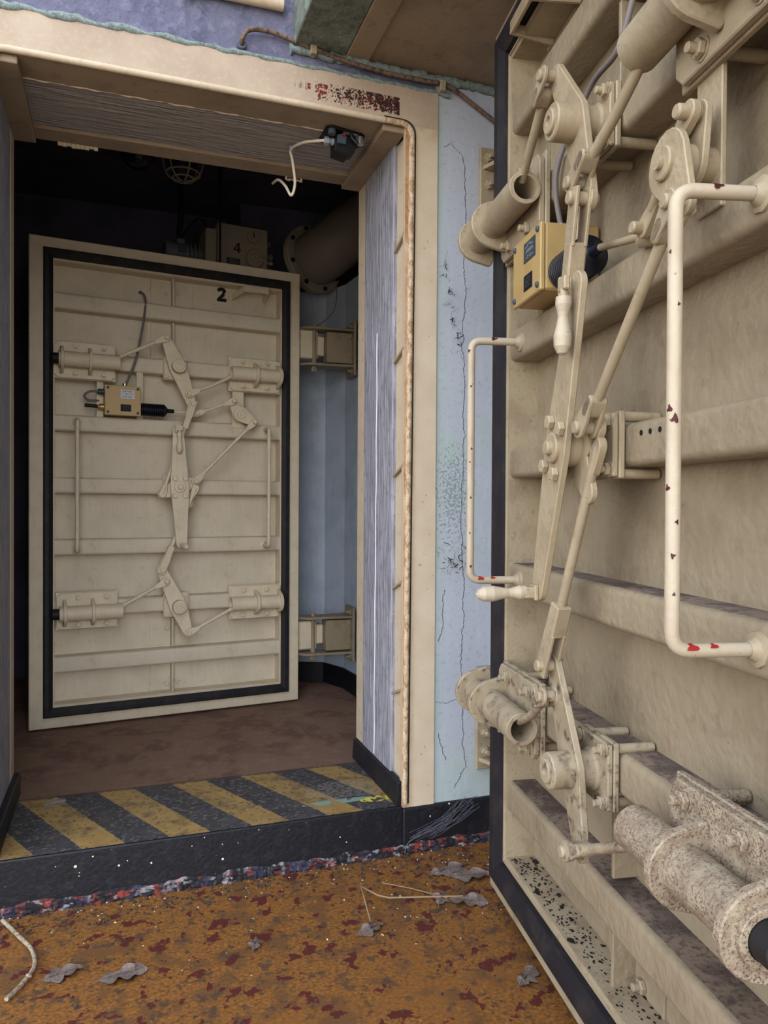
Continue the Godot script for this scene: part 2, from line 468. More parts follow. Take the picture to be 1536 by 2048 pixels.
	M.twig = mapped(texture(layered(512, 512, Color(0.72, 0.65, 0.55), [[mix, 0.45, 0.7, Color(0.42, 0.34, 0.27), 0.8]])), nm_soft, Vector3(9, 9, 9), 0.8)
	M.straw = surface(Color(0.60, 0.50, 0.38), 0.8)
	M.crumb = surface(Color(0.20, 0.165, 0.15), 0.9)
	M.flake = surface(Color(0.72, 0.66, 0.58), 0.8)
	M.web = surface(Color(0.30, 0.30, 0.33), 0.9)
	M.speck = surface(Color(0.06, 0.06, 0.07), 0.9)
	M.duct = mapped(texture(layered(512, 512, Color(0.47, 0.42, 0.37), [[soft, 0.4, 0.8, Color(0.40, 0.35, 0.305), 0.7]])), null, Vector3(1.5, 1.5, 1.5), 0.55)
	M.machine = surface(Color(0.55, 0.50, 0.43), 0.5)
	M.motor = surface(Color(0.36, 0.36, 0.36), 0.5)
	M.glass = surface(Color(0.10, 0.11, 0.15), 0.15)
	M.sill = planar(stripes(soft, fine, mix))
	M.band = planar(header_paint())
	M.jamb = planar(jamb_paint())
	M.crack = planar(cracked_wall())
	M.tag_light = planar(printed(Color(0.80, 0.80, 0.82), Color(0.25, 0.25, 0.30), 3))
	M.tag_dark = planar(printed(Color(0.20, 0.22, 0.24), Color(0.55, 0.56, 0.56), 4))
	M.display = planar(printed(Color(0.05, 0.06, 0.08), Color(0.30, 0.32, 0.35), 9))
	# one overall depth of tone for the paints of the yard
	for k in [["cream", 0.90], ["jamb", 0.92], ["crack", 0.87], ["band", 0.84], ["wall", 0.93], ["lilac", 0.85], ["violet", 0.90], ["floor", 0.91], ["door_old", 0.94], ["worn", 0.93], ["grime", 0.95], ["rusty", 0.94], ["pale", 0.93], ["bead", 0.90], ["plate", 0.93], ["sill", 0.95], ["mint", 0.85], ["rubber", 0.78], ["twig", 0.85], ["straw", 0.85], ["box", 0.96], ["ivory", 0.95]]:
		var c: Color = M[k[0]].albedo_color
		M[k[0]].albedo_color = Color(c.r * k[1], c.g * k[1], c.b * k[1])

func planar(im: Image) -> StandardMaterial3D:
	var m := surface(Color.WHITE, 0.65)
	m.albedo_texture = texture(im)
	return m

func at(b: PackedByteArray, x: int, y: int) -> float:
	return b[(y % 512) * 512 + (x % 512)] / 255.0

# sill: 1.06 m by 0.385 m at 800 pixels a metre
func stripes(soft: PackedByteArray, fine: PackedByteArray, mix: PackedByteArray) -> Image:
	var im := Image.create(848, 308, false, Image.FORMAT_RGB8)
	for y in 308:
		for x in 848:
			var X := -0.295 + x / 800.0
			var Z := -0.385 + y / 800.0
			var t := fposmod(X - 0.5 * (Z + 0.385) + 0.199 + 0.004 * (at(fine, x, y) - 0.5), 0.212) / 0.212
			var yellow := t > 0.62 or t < 0.10
			t = fposmod(t + 0.38, 1.0)
			yellow = t < 0.48
			var c := Color(0.50, 0.39, 0.21).lerp(Color(0.61, 0.485, 0.29), at(mix, x, y)) if yellow else Color(0.17, 0.165, 0.18).lerp(Color(0.27, 0.26, 0.265), at(mix, x, y))
			c = c.lerp(Color(0.30, 0.25, 0.20), clampf((at(soft, x * 2, y * 2) - 0.5) * 1.6, 0.0, 0.55))
			var sc := at(fine, x + 90, y + 31)
			if sc > 0.68:
				c = c.lerp(Color(0.47, 0.44, 0.40), 0.55)
			elif sc < 0.3:
				c = c.lerp(Color(0.12, 0.11, 0.11), 0.35)
			if Z < -0.375 + 0.02 * (at(mix, x * 2, 40) - 0.3):
				c = c.lerp(Color(0.30, 0.21, 0.17), 0.7)
			# worn patches near the right end, down to a pale green coat
			var d := Vector2((X - 0.66) / 0.14, (Z + 0.17) / 0.07).length()
			if d < 1.0 + 0.5 * (at(mix, x + 200, y) - 0.5) and at(fine, x, y + 77) > 0.45:
				c = c.lerp(Color(0.50, 0.48, 0.45), 0.45)
			d = Vector2((X - 0.60) / 0.11, (Z + 0.085) / 0.016).length()
			if d < 1.0 and at(mix, x, y + 50) > 0.4:
				c = Color(0.45, 0.55, 0.49)
			d = Vector2((X - 0.71) / 0.05, (Z + 0.07) / 0.02).length()
			if d < 1.0 and at(fine, x + 11, y + 5) > 0.5:
				c = Color(0.75, 0.70, 0.25)
			d = Vector2((X + 0.175) / 0.03, (Z + 0.335) / 0.03).length()
			if d < 1.0 and at(mix, x + 60, y * 3) > 0.42:
				c = Color(0.52, 0.50, 0.49)
			im.set_pixel(x, y, c)
	return im

# frame header: 1.27 m by 0.105 m at 700 pixels a metre; what is left of red and black lettering towards the right
func header_paint() -> Image:
	var soft := noise(512, 512, 61, 0.01, 4)
	var fine := noise(512, 512, 62, 0.09, 2)
	var tall := noise(512, 512, 63, 0.09, 2, 1, 4)
	var im := Image.create(890, 74, false, Image.FORMAT_RGB8)
	for y in 74:
		for x in 890:
			var X := -0.407 + x / 700.0
			var Y := 1.0 - y / 74.0
			var c := Color(0.78, 0.70, 0.61).lerp(Color(0.71, 0.62, 0.54), at(soft, x, y))
			c = c.lerp(Color(0.85, 0.77, 0.66), clampf(at(fine, x, y) - 0.55, 0.0, 0.4))
			if X > 0.50 and X < 0.745 and Y > 0.22 and Y < 0.70:
				var f := (X - 0.50) / 0.245
				var edge := 1.0 - absf(Y - 0.47) / 0.26
				var k := at(tall, x, y) * 0.35 + at(fine, x * 2, y * 2) * 0.65
				if k + 0.25 * f + 0.12 * edge + 0.15 * (Y - 0.4) > 0.70:
					c = Color(0.17, 0.10, 0.09) if at(fine, x, y + 100) > 0.42 else Color(0.42, 0.13, 0.10)
			for b in [[0.508, 0.515, 0.25, 0.66], [0.508, 0.535, 0.56, 0.66], [0.512, 0.53, 0.40, 0.48], [0.478, 0.486, 0.46, 0.62], [0.474, 0.480, 0.44, 0.52]]:
				if X > b[0] and X < b[1] and Y > b[2] and Y < b[3] and at(fine, x * 2, y * 2) > 0.35:
					c = Color(0.45, 0.12, 0.10)
			if X > 0.44 and X < 0.475 and Y > 0.45 and Y < 0.62 and at(tall, x * 2, y) > 0.62:
				c = c.lerp(Color(0.42, 0.36, 0.33), 0.6)
			im.set_pixel(x, y, c)
	return im

# right stile of the frame: 0.1 m by 2.06 m at 700 pixels a metre; rust creeps out from the bead
func jamb_paint() -> Image:
	var soft := noise(512, 512, 64, 0.008, 4)
	var fine := noise(512, 512, 65, 0.08, 3)
	var im := Image.create(70, 1442, false, Image.FORMAT_RGB8)
	for y in 1442:
		for x in 70:
			var X := x / 70.0
			var Y := 2.19 - y / 700.0
			var c := Color(0.83, 0.765, 0.67).lerp(Color(0.77, 0.69, 0.59), at(soft, x, y))
			var rust := clampf(1.25 - X * 3.2, 0.0, 1.0) * clampf(0.55 + 0.8 * (at(soft, 100, y) - 0.5) + 0.3 * float(Y > 1.75), 0.0, 1.0)
			rust = maxf(rust, clampf(1.0 - absf(Y - 2.09) / 0.05, 0.0, 1.0) * 0.6 * at(soft, x * 2, y * 2))
			c = c.lerp(Color(0.55, 0.37, 0.21), rust * (0.4 + 0.6 * at(fine, x, y)))
			if at(fine, x + 30, y + 200) > 0.88:
				c = c.lerp(Color(0.45, 0.36, 0.29), 0.5)
			im.set_pixel(x, y, c)
	return im

# pale painted wall right of the frame: x 0.86 to 1.16, y 0.1 to 2.26 at 640 pixels a metre, with its cracks
func cracked_wall() -> Image:
	var soft := noise(512, 512, 66, 0.006, 4)
	var fine := noise(512, 512, 67, 0.07, 3)
	var tall := noise(512, 512, 68, 0.05, 3, 1, 6)
	var W := 192
	var H := 1382
	var im := Image.create(W, H, false, Image.FORMAT_RGB8)
	for y in H:
		for x in W:
			var Y := 2.26 - y / 640.0
			var c := Color(0.735, 0.755, 0.80)
			var green := clampf((at(soft, x, y) - 0.38) * 2.2, 0.0, 1.0) * clampf(1.0 - absf(Y - 1.15) / 0.6, 0.0, 1.0)
			green = maxf(green, clampf(1.4 - x / 18.0 + (at(fine, x, y) - 0.5), 0.0, 1.0) * 0.8)
			green = maxf(green, clampf((0.32 - Y) / 0.1 + (at(fine, x, y) - 0.5), 0.0, 1.0) * 0.8)
			c = c.lerp(Color(0.71, 0.77, 0.75), green)
			c = c.lerp(Color(0.80, 0.82, 0.86), clampf(at(tall, x, y) - 0.55, 0.0, 0.4))
			c = c.lerp(Color(0.55, 0.56, 0.58), clampf(at(fine, x + 50, y) - 0.62, 0.0, 0.4))
			var sooty := 1.0 - Vector2((x - 40) / 45.0, (Y - 1.03) / 0.16).length()
			if sooty > 0.0 and at(fine, x * 2, y * 2) + 0.3 * sooty > 0.72:
				c = c.lerp(Color(0.40, 0.44, 0.46), 0.45)
			im.set_pixel(x, y, c)
	var rg := RandomNumberGenerator.new()
	rg.seed = 9
	for run in [[Vector2(0.885, 2.04), Vector2(0.905, 2.052), Vector2(0.93, 2.035), Vector2(0.945, 2.02), Vector2(0.952, 1.95), Vector2(0.955, 1.6), Vector2(0.95, 1.45), Vector2(0.957, 1.2), Vector2(0.95, 1.0), Vector2(0.956, 0.7), Vector2(0.952, 0.52), Vector2(0.962, 0.42), Vector2(0.955, 0.30), Vector2(0.965, 0.22), Vector2(0.93, 0.165)], [Vector2(0.87, 0.425), Vector2(0.90, 0.418), Vector2(0.93, 0.428), Vector2(0.97, 0.425)], [Vector2(0.88, 0.33), Vector2(0.893, 0.29), Vector2(0.902, 0.25)], [Vector2(0.895, 0.75), Vector2(0.893, 0.66), Vector2(0.875, 0.60)]]:
		for k in run.size() - 1:
			var a: Vector2 = run[k]
			var b: Vector2 = run[k + 1]
			var steps := int(a.distance_to(b) * 900.0) + 1
			var wob := 0.0
			for j in steps:
				wob = clampf(wob + rg.randf_range(-0.7, 0.7), -3.0, 3.0)
				var p := a.lerp(b, float(j) / steps)
				var px := int((p.x - 0.86) * 640.0 + wob)
				var py := int((2.26 - p.y) * 640.0)
				if px > 0 and px < W - 1 and py >= 0 and py < H:
					im.set_pixel(px, py, Color(0.27, 0.29, 0.32))
					im.set_pixel(px, mini(py + 1, H - 1), Color(0.33, 0.35, 0.38))
					if rg.randf() < 0.5:
						im.set_pixel(px + 1, py, Color(0.42, 0.44, 0.48))
					im.set_pixel(px - 1, py, Color(0.86, 0.88, 0.90))
	return im

func printed(paper: Color, ink: Color, sd: int) -> Image:
	var rg := RandomNumberGenerator.new()
	rg.seed = sd
	var im := Image.create(64, 48, false, Image.FORMAT_RGB8)
	im.fill(paper)
	for row in [6, 11, 20, 24, 34, 38]:
		var x := 8
		while x < 52:
			var n := rg.randi_range(2, 7)
			if rg.randf() < 0.72:
				im.fill_rect(Rect2i(x, row, n, 2), ink)
			x += n + 1
	return im

# ------------------------------------------------------------------ doors
const W := 1.23
const H := 2.14

func ring_frame(s: SurfaceTool, x0: float, y0: float, x1: float, y1: float, prof: Array) -> void:
	# prof: [inset from the outer rectangle, height] swept round a rectangle with mitred corners
	var c := [Vector2(x0, y0), Vector2(x1, y0), Vector2(x1, y1), Vector2(x0, y1)]
	var d := [Vector2(1, 1), Vector2(-1, 1), Vector2(-1, -1), Vector2(1, -1)]
	for k in 4:
		var l := (k + 1) % 4
		var e: Vector2 = (c[l] - c[k]).normalized()
		var inn := Vector2(-e.y, e.x)
		for j in prof.size() - 1:
			var a: Vector2 = c[k] + d[k] * prof[j][0]
			var b: Vector2 = c[l] + d[l] * prof[j][0]
			var f: Vector2 = c[l] + d[l] * prof[j + 1][0]
			var g: Vector2 = c[k] + d[k] * prof[j + 1][0]
			var dz: float = prof[j + 1][1] - prof[j][1]
			var di: float = prof[j + 1][0] - prof[j][0]
			var n := Vector3(-inn.x * dz, -inn.y * dz, di).normalized()
			quad(s, Vector3(a.x, a.y, prof[j][1]), Vector3(b.x, b.y, prof[j][1]), Vector3(f.x, f.y, prof[j + 1][1]), Vector3(g.x, g.y, prof[j + 1][1]), n)

func bolt_housing(door: Node3D, q: Dictionary, paint: Material, nut: Mesh, outer: bool) -> void:
	var y: float = q.y
	var cy: float = q.get("cy", y)
	var s := begin()
	var mouth_left: bool = q.left
	# tube, open at both ends
	pipe(s, Vector3(q.x0, y, 0.056), Vector3(q.x1, y, 0.056), 0.0335, 0.0245)
	var t := part("bolt_housing", s, paint, door)
	s = begin()
	box(s, Vector3(q.p0 - 0.004, cy - 0.082, 0.001), Vector3(q.p1 + 0.004, cy + 0.082, 0.012), 0.002)
	part("packing_plate", s, paint, t)
	s = begin()
	prism(s, rect(q.p0, cy - 0.079, q.p1, cy + 0.079, 0.016), 0.012, 0.024, 0.002)
	part("base_plate", s, paint, t)
	for f in q.f:
		# collar: a ring round the tube with splayed feet on the plate
		s = begin()
		var o := hull([[0.056, 0.0, 0.0475 if not outer else 0.052], [0.03, 0.054, 0.006], [0.03, -0.054, 0.006]])
		var xf := Transform3D(Basis(Vector3(0, 0, 1), Vector3(0, 1, 0), Vector3(-1, 0, 0)), Vector3(f, y, 0))
		prism(s, o, -0.007, 0.007, 0.002, xf)
		part("collar", s, paint, t)
	for nx in q.n:
		for sg in [-1.0, 1.0]:
			part("nut", nut, paint, t, Transform3D(Basis(), Vector3(nx, cy + sg * 0.059, 0.024)))
	s = begin()
	cyl(s, Vector3(0, 0, 0.002), Vector3(0, 0, -0.068), 0.009, 12)
	var stud: ArrayMesh = s.commit()
	for nx in q.n:
		for sg in [-1.0, 1.0]:
			part("clamp_stud", stud, paint, t, Transform3D(Basis(), Vector3(nx, cy + sg * 0.059, 0)))
	s = begin()
	if mouth_left:
		cyl(s, Vector3(q.x0 - q.out, y, 0.056), Vector3(q.x1 - 0.12, y, 0.056), 0.0235, 24)
	else:
		cyl(s, Vector3(q.x0 + 0.12, y, 0.056), Vector3(q.x1 + q.out, y, 0.056), 0.0235, 24)
	part("locking_bolt", s, M.bore, t)

# a rod between two pins with a flat eye at one end or at both
func link_rod(door: Node3D, called: String, a: Vector3, b: Vector3, r: float, eye_a: float, eye_b: float, m: Material, fork := false, bend := 0.0) -> void:
	var s := begin()
	var d := (b - a).normalized()
	var L := a.distance_to(b)
	var st := a + d * (eye_a * 2.2)
	var en := b - d * (eye_b * 2.2)
	var mid := (st + en) * 0.5 + Vector3(0, bend, 0)
	sweep(s, smooth_path([st, mid, en], 6) if bend != 0.0 else PackedVector3Array([st, en]), r, 14)
	var o := part(called, s, m, door)
	for e in [[a, d, eye_a], [b, -d, eye_b]]:
		if e[2] <= 0.0:
			continue
		var p: Vector3 = e[0]
		var dd: Vector3 = e[1]
		var er: float = e[2]
		s = begin()
		var flatdir := Vector2(dd.x, dd.y).normalized()
		var far := flatdir * er * 2.9
		var outl := hull([[p.x, p.y, er], [p.x + flatdir.x * er * 1.1, p.y + flatdir.y * er * 1.1, er * 0.9], [p.x + far.x, p.y + far.y, r * 1.05]])
		if fork:
			prism(s, outl, p.z + 0.008, p.z + 0.015, 0.0015)
			prism(s, outl, p.z - 0.015, p.z - 0.008, 0.0015)
			var h2 := hull([[p.x + flatdir.x * er * 1.9, p.y + flatdir.y * er * 1.9, r * 1.4], [p.x + far.x, p.y + far.y, r * 1.2]])
			prism(s, h2, p.z - 0.015, p.z + 0.015, 0.003)
		else:
			prism(s, outl, p.z - 0.006, p.z + 0.006, 0.0015)
		part("eye", s, m, o)
		s = begin()
		lathe(s, [[er * 0.62, -0.02], [er * 0.62, 0.019], [er * 0.5, 0.022], [0.0, 0.022]], Transform3D(Basis(), p), 16)
		part("pin", s, m, o)

func lever(door: Node3D, circles: Array, pivot: Vector2, z: float, plate: Array, m: Material, nut: Mesh) -> void:
	var s := begin()
	prism(s, hull(circles), z - 0.006, z + 0.006, 0.0015)
	var l := part("lever", s, m, door)
	s = begin()
	lathe(s, [[0.031, 0.02], [0.031, 0.1], [0.029, 0.103], [0.021, 0.103], [0.021, 0.107], [0.019, 0.109], [0.009, 0.109], [0.008, 0.104], [0.0, 0.104]], Transform3D(Basis(), Vector3(pivot.x, pivot.y, 0)), 28)
	part("hub", s, m, l)
	s = begin()
	lathe(s, [[0.036, 0.012], [0.036, 0.026], [0.031, 0.03]], Transform3D(Basis(), Vector3(pivot.x, pivot.y, 0)), 28)
	part("hub_collar", s, m, l)
	s = begin()
	box(s, Vector3(plate[0], plate[1], 0.001), Vector3(plate[2], plate[3], 0.011), 0.002)
	box(s, Vector3(plate[0] + 0.002, plate[1] + 0.002, 0.0115), Vector3(plate[2] - 0.002, plate[3] - 0.002, 0.021), 0.002)
	var p := part("mounting_plate", s, m, door)
	var cx: float = (plate[0] + plate[2]) / 2
	var cy: float = (plate[1] + plate[3]) / 2
	for sx in [-1.0, 1.0]:
		for sy in [-1.0, 1.0]:
			var v := Vector3(cx + sx * ((plate[2] - plate[0]) / 2 - 0.014), cy + sy * ((plate[3] - plate[1]) / 2 - 0.013), 0.021)
			part("nut", nut, m, p, Transform3D(Basis().scaled(Vector3(0.85, 0.85, 0.85)), v))
			s = begin()
			cyl(s, Vector3(v.x, v.y, 0.001), Vector3(v.x, v.y, -0.066), 0.0085, 12)
			part("clamp_stud", s, m, p)

# a ragged patch where the paint of a round bar has chipped off: axis of the bar, direction it faces, size
func chip(bar: Node3D, p: Vector3, ax: Vector3, face: Vector3, size: float, m: Material) -> void:
	var s := begin()
	var f := (face - ax * face.dot(ax)).normalized()
	var w := ax.cross(f)
	var rr := 0.0092
	var n := 11
	var pts: Array[Vector3] = []
	var nor: Array[Vector3] = []
	for k in n:
		var a := TAU * k / n
		var r := 0.75 * size * (0.72 + 0.28 * sin(k * 1.7 + p.y * 60.0) + 0.12 * sin(k * 4.1))
		var an := clampf(r * sin(a) * 0.8 / rr, -0.9, 0.9)
		var d := f * cos(an) + w * sin(an)
		pts.append(p + ax * r * cos(a) + d * rr)
		nor.append(d)
	for k in n:
		var l := (k + 1) % n
		tri(s, p + f * rr, pts[k], pts[l], f, nor[k], nor[l])
	part("paint_chip", s, m, bar)

func grip(door: Node3D, a: Vector3, d: Vector3, m: Material, parent: Node3D) -> void:
	var s := begin()
	lathe(s, [[0.0, 0.0], [0.0125, 0.0], [0.013, 0.012], [0.0095, 0.024], [0.0085, 0.032], [0.011, 0.046], [0.0145, 0.062], [0.0135, 0.078], [0.008, 0.089], [0.0, 0.093]], axis(a, d), 20)
	part("grip", s, m, parent)

func build_door(q: Dictionary) -> Node3D:
	var outer: bool = q.outer
	var d := thing("blast_door", q.label, "door", q.xf, "")
	var nut := nut_mesh(0.0125, 0.006)
	var mech: Material = M.steel_old if outer else M.steel
	var low: Material = M.grime if outer else M.steel
	var paint: Material = M.door_old if outer else M.door
	var trim: Material = M.worn if outer else M.steel
	# leaf
	var s := begin()
	ring_frame(s, 0, 0, W, H, [[0.0, -0.14], [0.0, -0.004], [0.004, 0.0], [q.gw + 0.054, 0.0], [q.gw + 0.056, 0.004], [q.gw + 0.060, 0.004], [q.gw + 0.061, 0.0], [q.rec, 0.0], [q.rec, -0.075]])
	part("frame", s, trim, d)
	s = begin()
	box(s, Vector3(0.03, 0.03, -0.15), Vector3(W - 0.03, H - 0.03, -0.14), 0.002)
	box(s, Vector3(0.10, 0.10, -0.08), Vector3(W - 0.10, H - 0.10, -0.07), 0.0)
	part("panel", s, paint, d)
	s = begin()
	ring_frame(s, 0.056, 0.05, W - 0.056, H - 0.05, [[0.0, 0.0], [0.001, 0.017], [0.006, 0.022], [q.gw * 0.55, 0.022], [q.gw * 0.72, 0.018], [q.gw - 0.001, 0.012], [q.gw, 0.0]])
	part("gasket", s, M.rubber, d)
	# seven stiffening rails, hollow sections with rounded edges
	s = begin()
	var rp := PackedVector2Array()
	for c in [[-0.0705, -0.0355, 0], [-0.0135, -0.0355, 1], [-0.0135, 0.0355, 2], [-0.0705, 0.0355, 0]]:
		if c[2] == 0:
			rp.append(Vector2(c[0], c[1]))
		else:
			var sy := -1.0 if c[2] == 1 else 1.0
			for k in 6:
				var an := (k / 5.0) * PI / 2
				if c[2] == 2:
					an = PI / 2 - an
				rp.append(Vector2(-0.0145 + 0.0125 * sin(an), sy * (0.023 + 0.0125 * cos(an))))
	prism(s, rp, q.rec, W - q.rec, 0.0, Transform3D(Basis(Vector3(0, 0, 1), Vector3(0, 1, 0), Vector3(-1, 0, 0)), Vector3(W, 0, 0)))
	var rail: ArrayMesh = s.commit()
	var ry := [0.273, 0.518, 0.790, 1.063, 1.338, 1.618, 1.871]
	for k in 7:
		var r := part("rail", rail, paint, d, Transform3D(Basis(), Vector3(0, ry[k], 0)))
		if outer and k < 3:
			s = begin()
			box(s, Vector3(0.114, 0.0353, -0.070), Vector3(W - 0.114, 0.0364, -0.014), 0.0)
			stuff(part("dust", s, M.dust, r))
	if outer:
		for hx2 in [0.735, 0.762, 0.79]:
			s = begin()
			lathe(s, [[0.0045, -0.0016], [0.0045, -0.0012], [0.0, -0.0012]], Transform3D(Basis(), Vector3(hx2, 1.078, 0)), 14)
			part("hole_shade_disc", s, M.ink, d)  # flush black discs, the shade inside the holes given as colour
		var rg := RandomNumberGenerator.new()
		rg.seed = 31
		s = begin()
		for k in 420:
			var px := 0.14 + 0.75 * pow(rg.randf(), 1.3)
			var pz := -0.066 + 0.06 * rg.randf()
			var rr := rg.randf_range(0.0008, 0.0035) * (3.2 if k % 23 == 0 else 1.0)
			var an := rg.randf() * TAU
			var cp := Vector3(px, 0.1275, pz)
			var vv: Array[Vector3] = []
			for j in 8:
				var q8 := rr * rg.randf_range(0.45, 1.2)
				vv.append(Vector3(px + q8 * cos(an + j * TAU / 8) * 1.5, 0.1265, pz + q8 * sin(an + j * TAU / 8)))
			for j in 8:
				tri(s, cp, vv[j], vv[(j + 1) % 8], Vector3.UP, Vector3.UP, Vector3.UP)
		stuff(part("dirt", s, M.bore, d))
	# cover plates and centre ribs between the rails
	for g in [[0.105, 0.234, [0.137]], [0.318, 0.447, [0.40]], [1.664, 1.828, [1.70]], [1.912, 2.036, [1.978]]]:
		s = begin()
		box(s, Vector3(0.516, g[0], -0.0705), Vector3(0.708, g[1], -0.0655), 0.0012)
		var cp := part("cover_plate", s, paint, d)
		s = begin()
		box(s, Vector3(0.608, g[0] - 0.003, -0.07), Vector3(0.617, g[1] + 0.004, -0.022), 0.0015)
		part("rib", s, paint, cp)
		for bx in [-0.021, 0.03]:
			part("nut", nut, paint, cp, Transform3D(Basis(), Vector3(0.612 + bx, g[2][0] + bx * 0.1, -0.068)))
	# two bar handles
	for h in q.handles:
		s = begin()
		sweep(s, filleted([Vector3(h[0] + 0.008, h[1], -0.004), Vector3(h[0], h[1], h[3]), Vector3(h[0], h[2], h[3]), Vector3(h[0] + 0.008, h[2], -0.004)], 0.024, 7), 0.0088, 16)
		var hb := part("bar_handle", s, M.pale if outer else M.steel, d)
		for yy in [h[1], h[2]]:
			s = begin()
			lathe(s, [[0.0235, -0.003], [0.022, 0.002], [0.016, 0.004], [0.011, 0.010], [0.009, 0.012]], Transform3D(Basis(), Vector3(h[0] + 0.008, yy, 0)), 9)
			part("weld_collar", s, trim, hb)
		for ch in h[4]:
			chip(hb, Vector3(h[0], ch[0], h[3]), Vector3.UP, Vector3(cos(ch[1]), 0, sin(ch[1])), ch[2], M.maroon)
		if outer:
			chip(hb, Vector3(h[0] + 0.004, h[1], h[3] * 0.56), Vector3.BACK, Vector3(0.85, 0.55, 0), 0.012, M.maroon)
			chip(hb, Vector3(h[0] + 0.003, h[2], h[3] * 0.80), Vector3.BACK, Vector3(0.8, 0.6, 0), 0.013, M.red)
			chip(hb, Vector3(h[0] + 0.005, h[2], h[3] * 0.55), Vector3.BACK, Vector3(0.7, 0.75, 0), 0.009, M.red)
	# the flat strap handle at the top
	s = begin()
	var sp: Array = q.strap
	for k in sp.size() - 1:
		var a: Vector3 = sp[k]
		var b: Vector3 = sp[k + 1]
		var e := (b - a).normalized()
		var x := Vector3.UP.cross(e).normalized()
		box(s, Vector3(-0.004, -0.0145, -0.003), Vector3(0.004, 0.0145, a.distance_to(b) + 0.003), 0.001, Transform3D(Basis(x, e.cross(x), e), a))
	var str_h := part("strap_handle", s, mech, d)
	part("bolt_head", nut_mesh(0.008, 0.0), mech, str_h, Transform3D(Basis(), (sp[0] + sp[1]) * 0.5 + Vector3(0, 0, 0.003)))
	# bolts and the lever work
	for b in q.bolts:
		bolt_housing(d, b, ((M.rusty if b.x0 > 0.5 else M.grime) if outer and b.y < 1.0 else trim), nut, outer)
	var tl: Array = q.top
	lever(d, [[tl[0].x, tl[0].y, 0.021], [0.617, 1.611, 0.040], [tl[1].x, tl[1].y, 0.021]], Vector2(0.617, 1.611), 0.058, [0.560, 1.556, 0.668, 1.664], mech, nut)
	var bl: Array = q.bottom
	lever(d, [[bl[0].x, bl[0].y, 0.021], [0.622, 0.513, 0.040], [bl[1].x, bl[1].y, 0.021]], Vector2(0.622, 0.513), 0.058, [0.563, 0.458, 0.680, 0.572], low, nut)
	# long hand lever in the middle, turned about its pivot
	var pv := Vector3(0.62, 1.061, 0.0)
	var hx := Transform3D(Basis(Vector3.BACK, q.swing), pv)
	s = begin()
	prism(s, hull([[-0.008, 0.264, 0.023], [0.0, 0.0, 0.042], [0.009, -0.256, 0.024]]), q.hz - 0.006, q.hz + 0.006, 0.0015, hx)
	var hl := part("hand_lever", s, mech, d)
	s = begin()
	lathe(s, [[0.032, 0.02], [0.032, q.hz - 0.007]], Transform3D(Basis(), pv), 28)
	lathe(s, [[0.026, 0.006], [0.026, 0.012], [0.024, 0.014], [0.013, 0.014], [0.012, 0.021], [0.010, 0.023], [0.0, 0.023]], Transform3D(Basis(), pv + Vector3(0, 0, q.hz)), 28)
	part("hub", s, mech, hl)
	for bx in [-0.023, 0.023]:
		for by in [-0.039, 0.039]:
			s = begin()
			prism(s, hexagon(0.0125), q.hz + 0.006, q.hz + 0.017, 0.0015)
			part("bolt_head", s, mech, hl, hx * Transform3D(Basis(), Vector3(bx, by, 0)))
	var gt: Vector3 = hx * Vector3(-0.007, 0.262, q.hz + 0.006)
	s = begin()
	box(s, gt + Vector3(-0.018, -0.016, 0.0), gt + Vector3(-0.010, 0.018, 0.022), 0.002)
	box(s, gt + Vector3(-0.014, -0.008, 0.014), gt + Vector3(0.014, 0.014, 0.024), 0.002)
	cyl(s, gt + Vector3(0, -0.004, 0.019), gt + Vector3(0, -0.03, 0.018), 0.0065, 12)
	part("grip_bracket", s, mech, hl)
	grip(d, gt + Vector3(0, -0.018, 0.019), Vector3(0.0, -1, 0.02), M.pale if outer else M.steel, hl)
	var gb: Vector3 = hx * Vector3(0.008, -0.266, q.hz + 0.006)
	s = begin()
	box(s, gb + Vector3(-0.014, -0.014, 0.0), gb + Vector3(0.014, 0.014, 0.007), 0.002)
	box(s, gb + Vector3(-0.012, -0.010, 0.0), gb + Vector3(0.012, 0.010, 0.024), 0.002)
	part("grip_bracket", s, mech, hl)
	grip(d, gb + Vector3(0.0, 0, 0.020), Vector3(0.02, -0.02, 1), M.pale if outer else M.steel, hl)
	# bell crank and plate behind the hand lever
	s = begin()
	box(s, Vector3(0.560, 1.008, 0.001), Vector3(0.690, 1.118, 0.011), 0.002)
	box(s, Vector3(0.563, 1.011, 0.0115), Vector3(0.687, 1.115, 0.021), 0.002)
	var mp := part("mounting_plate", s, mech, d)
	for bx in [0.575, 0.674]:
		for by in [1.023, 1.103]:
			part("nut", nut, mech, mp, Transform3D(Basis().scaled(Vector3(0.85, 0.85, 0.85)), Vector3(bx, by, 0.021)))
	for by in [1.016, 1.110]:
		s = begin()
		cyl(s, Vector3(0.674, by, 0.0), Vector3(0.674, by, -0.066), 0.0085, 12)
		part("clamp_stud", s, mech, mp)
	s = begin()
	prism(s, hull([[0.549, 1.029, 0.020], [0.62, 1.061, 0.040], [0.696, 1.088, 0.020]]), 0.046, 0.058, 0.0015)
	prism(s, hull([[0.62, 1.061, 0.038], [0.668, 0.985, 0.020]]), 0.0465, 0.0575, 0.0015)
	part("bell_crank", s, mech, d)
	# rods
	link_rod(d, "bolt_rod", Vector3(tl[0].x, tl[0].y, 0.074), Vector3(q.rod[0], 1.628, 0.056), 0.0086, 0.017, 0.0, trim, outer)
	link_rod(d, "bolt_rod", Vector3(tl[2].x, tl[2].y, 0.074), Vector3(q.rod[1], 1.597, 0.056), 0.0088, 0.017, 0.0, trim, outer, -0.006)
